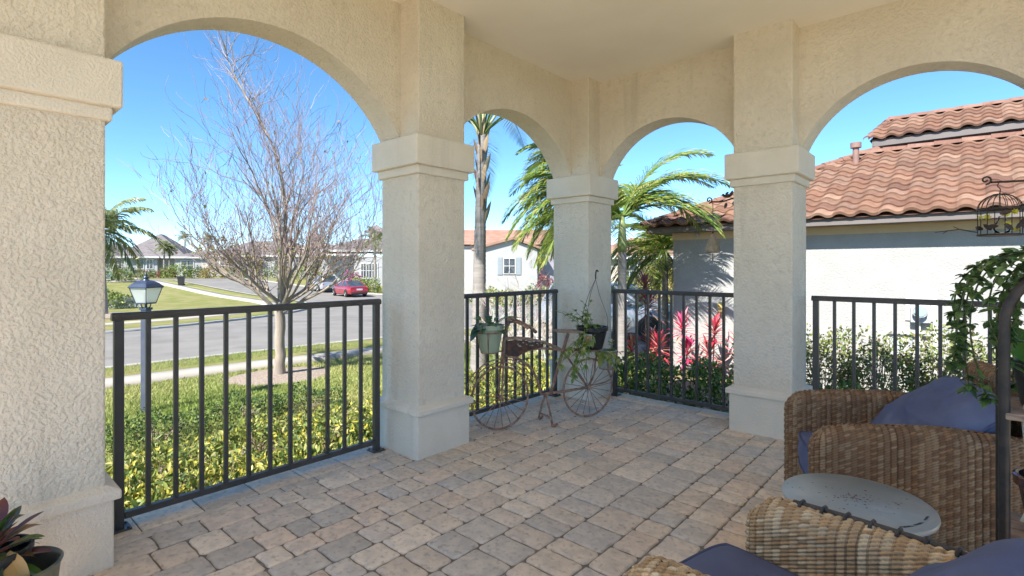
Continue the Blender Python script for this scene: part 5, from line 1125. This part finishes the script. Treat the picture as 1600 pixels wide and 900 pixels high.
def cushion(name, w, d, h, parent, M, box=True, seed=0, wr=.006):
    # two stitched sheets (with a boxed side wall on seat cushions) and corded seams
    r_ = np.random.default_rng(seed); n = 72; u, v = np.meshgrid(np.linspace(-1, 1, n), np.linspace(-1, 1, n), indexing='ij')
    wrk = np.zeros_like(u)
    for _ in range(9):
        fx, fy, ph = r_.normal()*4, r_.normal()*4, r_.uniform(0, 6.28); wrk += np.sin(fx*u + fy*v + ph)/9
    for _ in range(7):
        an = r_.uniform(0, 3.14); fx, fy = math.cos(an)*11, math.sin(an)*11; wrk += .4*np.maximum(0, np.sin(fx*u + fy*v + r_.uniform(0, 6)))**3*np.exp(-((u - r_.uniform(-.9, .9))**2 + (v - r_.uniform(-.9, .9))**2)*3)
    X = u*w/2*(1 - .045*np.abs(v)**6); Y = v*d/2*(1 - .045*np.abs(u)**6)
    dome = (1 - u**4)*(1 - v**4)
    if box: zt = h/2*(.72 + .28*dome**.5) + wrk*wr*dome; zb = -h/2*(.85 + .15*dome)
    else:
        pr = np.clip((1 - np.abs(u)**3)*(1 - np.abs(v)**3), 0, 1)**.55; pinch = 1 + .05*(np.abs(u*v))**3
        X, Y = X*pinch, Y*pinch; zt = h/2*pr + wrk*wr*pr; zb = -h/2*pr*.95
    top = np.stack([X, Y, zt], -1); bot = np.stack([X, Y, zb], -1)
    ring = [(i, 0) for i in range(n)] + [(n - 1, j) for j in range(1, n)] + [(i, n - 1) for i in range(n - 2, -1, -1)] + [(0, j) for j in range(n - 2, 0, -1)]
    V = np.concatenate([top.reshape(-1, 3), bot.reshape(-1, 3)]); F = grid_mesh(V, n, n); F = np.concatenate([F, F[:, ::-1] + n*n])
    rt = np.array([top[i, j] for i, j in ring]); rb = np.array([bot[i, j] for i, j in ring]); k = len(ring)
    if box:
        mid = (rt + rb)/2; ctr = mid.mean(0); mid[:, :2] = ctr[:2] + (mid[:, :2] - ctr[:2])*1.022
        b = len(V); V = np.concatenate([V, rt, mid, rb]); q = np.arange(k); q2 = (q + 1) % k
        F = np.concatenate([F, np.stack([b + q, b + k + q, b + k + q2, b + q2], -1), np.stack([b + k + q, b + 2*k + q, b + 2*k + q2, b + k + q2], -1)])
    Rm, Tm = np.array(M.to_3x3()).T, np.array(M.translation)
    o = link(name, fast_mesh(name, V @ Rm + Tm, F), BLUEFAB, parent, True); o.data.set_sharp_from_angle(angle=R(70))
    for rr in ((rt, rb) if box else (rt,)):
        m = MB(); m.tube((rr[::2] @ Rm + Tm), .0058, 7, closed=True); m.build('piping', PIPING, o, smooth=True)
    return o
def armchair(loc, rz, label, m_, arms=((0, 1.0), (1, 1.0)), Wd=.72, D=.80, binding=False, seed=1, seatz=.36, pil=(.54, .44, .17, .47, .60, 42), front=.60, peak=.655, sy=.285):
    t = empty('wicker_armchair', loc, rz, label, 'armchair'); r = .055
    Hf = lambda y: front + (peak - front)*np.sin(np.clip(y/.5, 0, 1)*math.pi/2) - .03*np.clip((y - .45)/.4, 0, 1) - .035*(1 - np.sqrt(np.clip(1 - (1 - np.clip(y/.13, 0, 1))**2, 0, 1)))
    for i, (k, res) in enumerate(arms):
        s = -1 if k == 0 else 1
        o = wicker_wall('arm', D, r, Hf, m_, t, M=Matrix.Translation((s*(Wd/2 - r), 0, .03)), res=res)
        if binding and s < 0:
            m = MB(); ys = np.linspace(.12, .72, 30); m.tube([(s*(Wd/2 - r), y, float(Hf(np.array(y))) + .032) for y in ys], .0065, 6, (1, 1, 1))
            for y in np.arange(.14, .72, .052): z = float(Hf(np.array(y))) + .030; m.tube([(s*(Wd/2 - r) - .016, y, z - .002), (s*(Wd/2 - r) - .009, y, z + .008), (s*(Wd/2 - r) + .009, y, z + .008), (s*(Wd/2 - r) + .016, y, z - .002)], .0045, 5)
            m.build('binding', mat('dark_binding', (.05, .042, .036), (.075, .065, .055), nscale=40, rough=.6), o, smooth=True)
    Mb = Matrix.Translation((-(Wd/2 - .012), D + .0, .03)) @ Matrix.Rotation(R(-90), 4, 'Z')
    wicker_wall('backrest', Wd - .03, r*.8, lambda y: .78 + 0*y, m_, t, M=Mb, res=1.3)
    wicker_panel('seat_base', Wd - 4*r, .26, m_, t, Matrix.Translation((0, .05, .03)))
    for sx in (-1, 1):
        for y in (.06, D - .06): b = MB(); b.lathe([(.018, 0), (.022, .05)], 8, (sx*(Wd/2 - .055), y, 0)); b.build('leg', IRON, t)
    cushion('seat_cushion', Wd - 4*r + .0, .66, .17, t, Matrix.Translation((0, sy, seatz)), True, seed)
    pw, ph, pt_, py, pz, ang = pil
    cushion('back_cushion', pw, ph, pt_, t, Matrix.Translation((0, py, pz)) @ Matrix.Rotation(R(ang), 4, 'X'), False, seed + 5, .022)
    return t
def local(F0, back, s, W_):   # chair origin from the front end of one arm's centreline
    return None
# far chair: front middle of near arm (-.49, 2.32), back direction (.925,.38)
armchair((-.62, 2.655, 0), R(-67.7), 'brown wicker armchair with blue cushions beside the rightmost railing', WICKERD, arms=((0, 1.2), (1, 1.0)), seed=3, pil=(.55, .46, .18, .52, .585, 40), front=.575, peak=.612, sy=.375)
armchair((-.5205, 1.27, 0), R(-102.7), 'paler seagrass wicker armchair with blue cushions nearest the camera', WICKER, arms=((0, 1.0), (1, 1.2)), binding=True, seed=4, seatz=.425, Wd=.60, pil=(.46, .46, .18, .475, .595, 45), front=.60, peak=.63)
t = empty('side_table', (-.305, 2.095, 0), 0, 'round grey slate topped side table between the two wicker armchairs', 'side table')
m = MB(); m.lathe([(0, .438), (.214, .438), (.222, .442), (.224, .450), (.222, .457), (.216, .461), (.0, .461)], 72); tp = m.build('table_top', STONE, t, smooth=True, angle=40)
m = MB(); rnd = random.Random(9)
for k in range(110):
    a, r_ = rnd.uniform(0, 6.28), abs(rnd.gauss(0, .062)); cx, cy = r_*math.cos(a)*1.5, r_*math.sin(a); s = rnd.uniform(.0012, .0042)
    ca_ = math.cos(.3); cx, cy = cx*ca_ - cy*math.sin(.3), cx*math.sin(.3) + cy*ca_
    m.add([(cx + s*rnd.uniform(.6, 1.4)*math.cos(q), cy + s*rnd.uniform(.6, 1.4)*math.sin(q), .4616) for q in np.arange(6)*math.pi/3], [(0, 1, 2, 3, 4, 5)])
m.build('rust_specks', STONESPOT, tp)
m = MB()
for q in (-.75, -.5, -.2):
    for j in range(3): m.leaf((.208*math.cos(q + .06*j) - .02, .208*math.sin(q + .06*j), .462), (math.cos(q + 1.4), math.sin(q + 1.4), .02), (0, 0, 1), .022, .005, (.02, .02, .02))
m.build('chip', POTBLACK, tp)
for q in (.4, 1.97, 3.54, 5.11): m = MB(); m.tube([(.10*math.cos(q), .10*math.sin(q), .44), (.17*math.cos(q), .17*math.sin(q), .0)], .011, 8); m.build('leg', IRON, t, smooth=True)
m = MB(); m.tube([(.14*math.cos(q), .14*math.sin(q), .22) for q in np.arange(24)*2*math.pi/24], .007, 6, closed=True); m.build('stretcher', IRON, t, smooth=True)

# arched black plant stand at the right edge
PS = empty('plant_stand', (.055, 1.87, 0), R(0), 'arched black metal plant stand with wooden shelves at the right edge', 'plant stand')
def arch(y):
    Wd, H, rr = .46, 1.265, .17; P = [(0, y, 0), (0, y, .6), (0, y, H - rr)]
    P += [(rr - rr*math.cos(q), y, H - rr + rr*math.sin(q)) for q in np.linspace(.15, math.pi/2, 8)]
    P += [(Wd - rr + rr*math.sin(q), y, H - rr + rr*math.cos(q)) for q in np.linspace(0, math.pi/2 - .15, 8)] + [(Wd, y, H - rr), (Wd, y, .6), (Wd, y, 0)]
    m = MB(); m.tube(P, .0125, 10); m.build('frame', IRON, PS, smooth=True)
arch(0); arch(.24)
for z in (.18, .53, .87, 1.12):
    m = MB()
    for k in range(4): m.box(.0 if z < 1.1 else .10, .46 if z < 1.1 else .36, -.012 + k*.066, .046 + k*.066, z - .018, z)
    m.build('shelf', OLDWOOD, PS, bevel=.003)
    for xb in ((0, .46) if z < 1.1 else (.12, .34)): m = MB(); m.tube([(xb, 0, z - .026), (xb, .24, z - .026)], .008, 6); m.build('shelf_bar', IRON, PS)
def ps(x, y, z): return PS.matrix_basis @ Vector((x, y, z))
t = pot('dark pot with two broad fleshy orchid leaves on the upper shelf of the plant stand', ps(.085, .12, .872), .05, .068, .12, POTBLACK)
m = MB(); m.leaf((-.0, 0, .10), (-.55, .25, .85), (.3, -.9, .4), .20, .085, (.10, .22, .045), droop=.25, seg=7, fold=.15); m.leaf((.0, 0, .10), (.10, -.2, 1.0), (-.9, -.3, .2), .20, .085, (.08, .19, .04), droop=-.1, seg=7, fold=.15); m.leaf((0, 0, .10), (.8, .1, .5), (0, 0, 1), .20, .08, (.11, .23, .05), droop=.4, seg=7, fold=.15); m.leaf((0, 0, .10), (-.2, -.9, .35), (0, 0, 1), .14, .07, (.09, .20, .04), droop=.4, seg=7, fold=.15)
m.tube(smooth3([(.02, -.02, .10), (-.05, -.05, .02), (-.04, -.06, -.12), (-.02, -.05, -.22), (-.05, -.06, -.30)]), .004, 5, (.55, .52, .42)); m.build('foliage', WAXY, t, smooth=True)
t = pot('dark glazed pot on the lower shelf of the plant stand', ps(.11, .10, .532), .06, .085, .16, POTGLAZE)
m = MB(); rnd = random.Random(31)
for k in range(12): a = rnd.uniform(0, 6.28); m.leaf((0, 0, .13), (math.cos(a)*.6, math.sin(a)*.6, 1), (0, 0, 1), rnd.uniform(.05, .10), .03, (.08, .16, .05), droop=.3)
m.build('foliage', WAXY, t)
# trailing vine on the top shelf
t = pot('trailing green vine spilling from a pot on top of the plant stand', ps(.20, .12, 1.122), .06, .085, .13, POTBLACK)
m = MB(); rnd = random.Random(17); b0 = ps(.20, .12, 1.122); VG = [(.08, .15, .045), (.12, .21, .06), (.055, .11, .035), (.17, .26, .09)]
def vine(pts, nl):
    Q = smooth3(pts); m.tube([tuple(q) for q in Q], .0022, 4, (.10, .13, .05), cap=False)
    for k in range(nl):
        i = rnd.randint(1, len(Q) - 1); d = Vector((rnd.gauss(0, 1), rnd.gauss(0, 1), rnd.gauss(-.2, .45))).normalized(); m.leaf(tuple(Q[i]), tuple(d), (rnd.gauss(0, .3), rnd.gauss(0, .3), 1), rnd.uniform(.022, .036), rnd.uniform(.015, .022), rnd.choice(VG), droop=.2, seg=3)
for k in range(19):
    ex, ey = rnd.uniform(-.30, -.04), rnd.uniform(-.10, .20); dz = rnd.uniform(.10, .36); a = Vector((.0, 0, .12))
    vine([tuple(a + Vector((rnd.gauss(0, .03), rnd.gauss(0, .03), 0))), (ex*.45, ey*.5, .19), (ex*.95, ey, .12), (ex*1.05, ey*1.1, .12 - dz*.5), (ex*1.0 + rnd.gauss(0, .02), ey*1.15, .12 - dz)], int(70 + 120*dz))
for k in range(9):
    a = rnd.uniform(0, 6.28); vine([(0, 0, .1), (.08*math.cos(a), .08*math.sin(a), .2), (.14*math.cos(a), .14*math.sin(a), .17)], 26)
m.build('foliage', WAXY, t)

# ============================================================ POTS AT THE LEFT COLUMN
t = empty('planter', (-2.385, .175, 0), 0, 'olive glazed planter on the floor at the foot of the left column', 'planter')
m = MB(); m.lathe([(.0, .0), (.09, .0), (.105, .02), (.130, .23), (.138, .25), (.132, .255), (.122, .245), (.11, .05), (0, .04)], 48); m.build('pot', POTOLIVE, t, smooth=True, angle=50)
t = empty('potted_plant', (-2.42, .135, .045), 0, 'red and green croton in a black nursery pot standing in the olive planter', 'potted plant')
m = MB(); m.lathe([(.0, .0), (.075, .0), (.10, .25), (.106, .252), (.106, .27), (.098, .27), (.094, .22), (0, .22)], 40); m.build('pot', POTBLACK, t, smooth=True, angle=40)
m = MB(); m.lathe([(.094, .232), (0, .238)], 24); m.build('soil', SOIL, t)
m = MB(); rnd = random.Random(77); CR = [(.05, .10, .025), (.16, .035, .025), (.09, .05, .03), (.07, .16, .03), (.10, .03, .03), (.06, .07, .035), (.22, .09, .03)]
for k in range(46):
    a = k*2.4; e = -.35 + 1.55*(k/46)**1.1; d = Vector((math.cos(a)*math.cos(e), math.sin(a)*math.cos(e), math.sin(e))); z = .225 + .06*k/46
    c = CR[k % len(CR)]; st = Vector((0, 0, z)); b = st + d*.05; m.tube([tuple(st), tuple(b)], .003, 4, (.3, .12, .08), cap=False)
    L = rnd.uniform(.075, .125); m.leaf(tuple(b), tuple(d), (0, 0, 1), L, L*.42, tuple(x*rnd.uniform(.8, 1.25) for x in c), droop=rnd.uniform(.1, .5), seg=6, fold=.22)
    m.tube([tuple(b + d*.004 + Vector((0, 0, .0015))), tuple(b + d*L*.5 + Vector((0, 0, -L*.05 + .002)))], .0012, 3, (.42, .26, .12), cap=False)
m.leaf((.07, .03, .27), (.55, .35, -.65), (.6, -.5, .6), .13, .06, (.50, .27, .06), droop=.2, seg=6)
m.leaf((.06, .0, .27), (.45, -.1, -.75), (.7, -.3, .6), .13, .065, (.06, .09, .05), droop=.1, seg=6)
m.build('foliage', WAXY, t); 
m = MB(); m.tube([(0, 0, .2), (0, 0, .29)], .008, 6, (.2, .14, .09)); m.build('stem', TWIG, t)
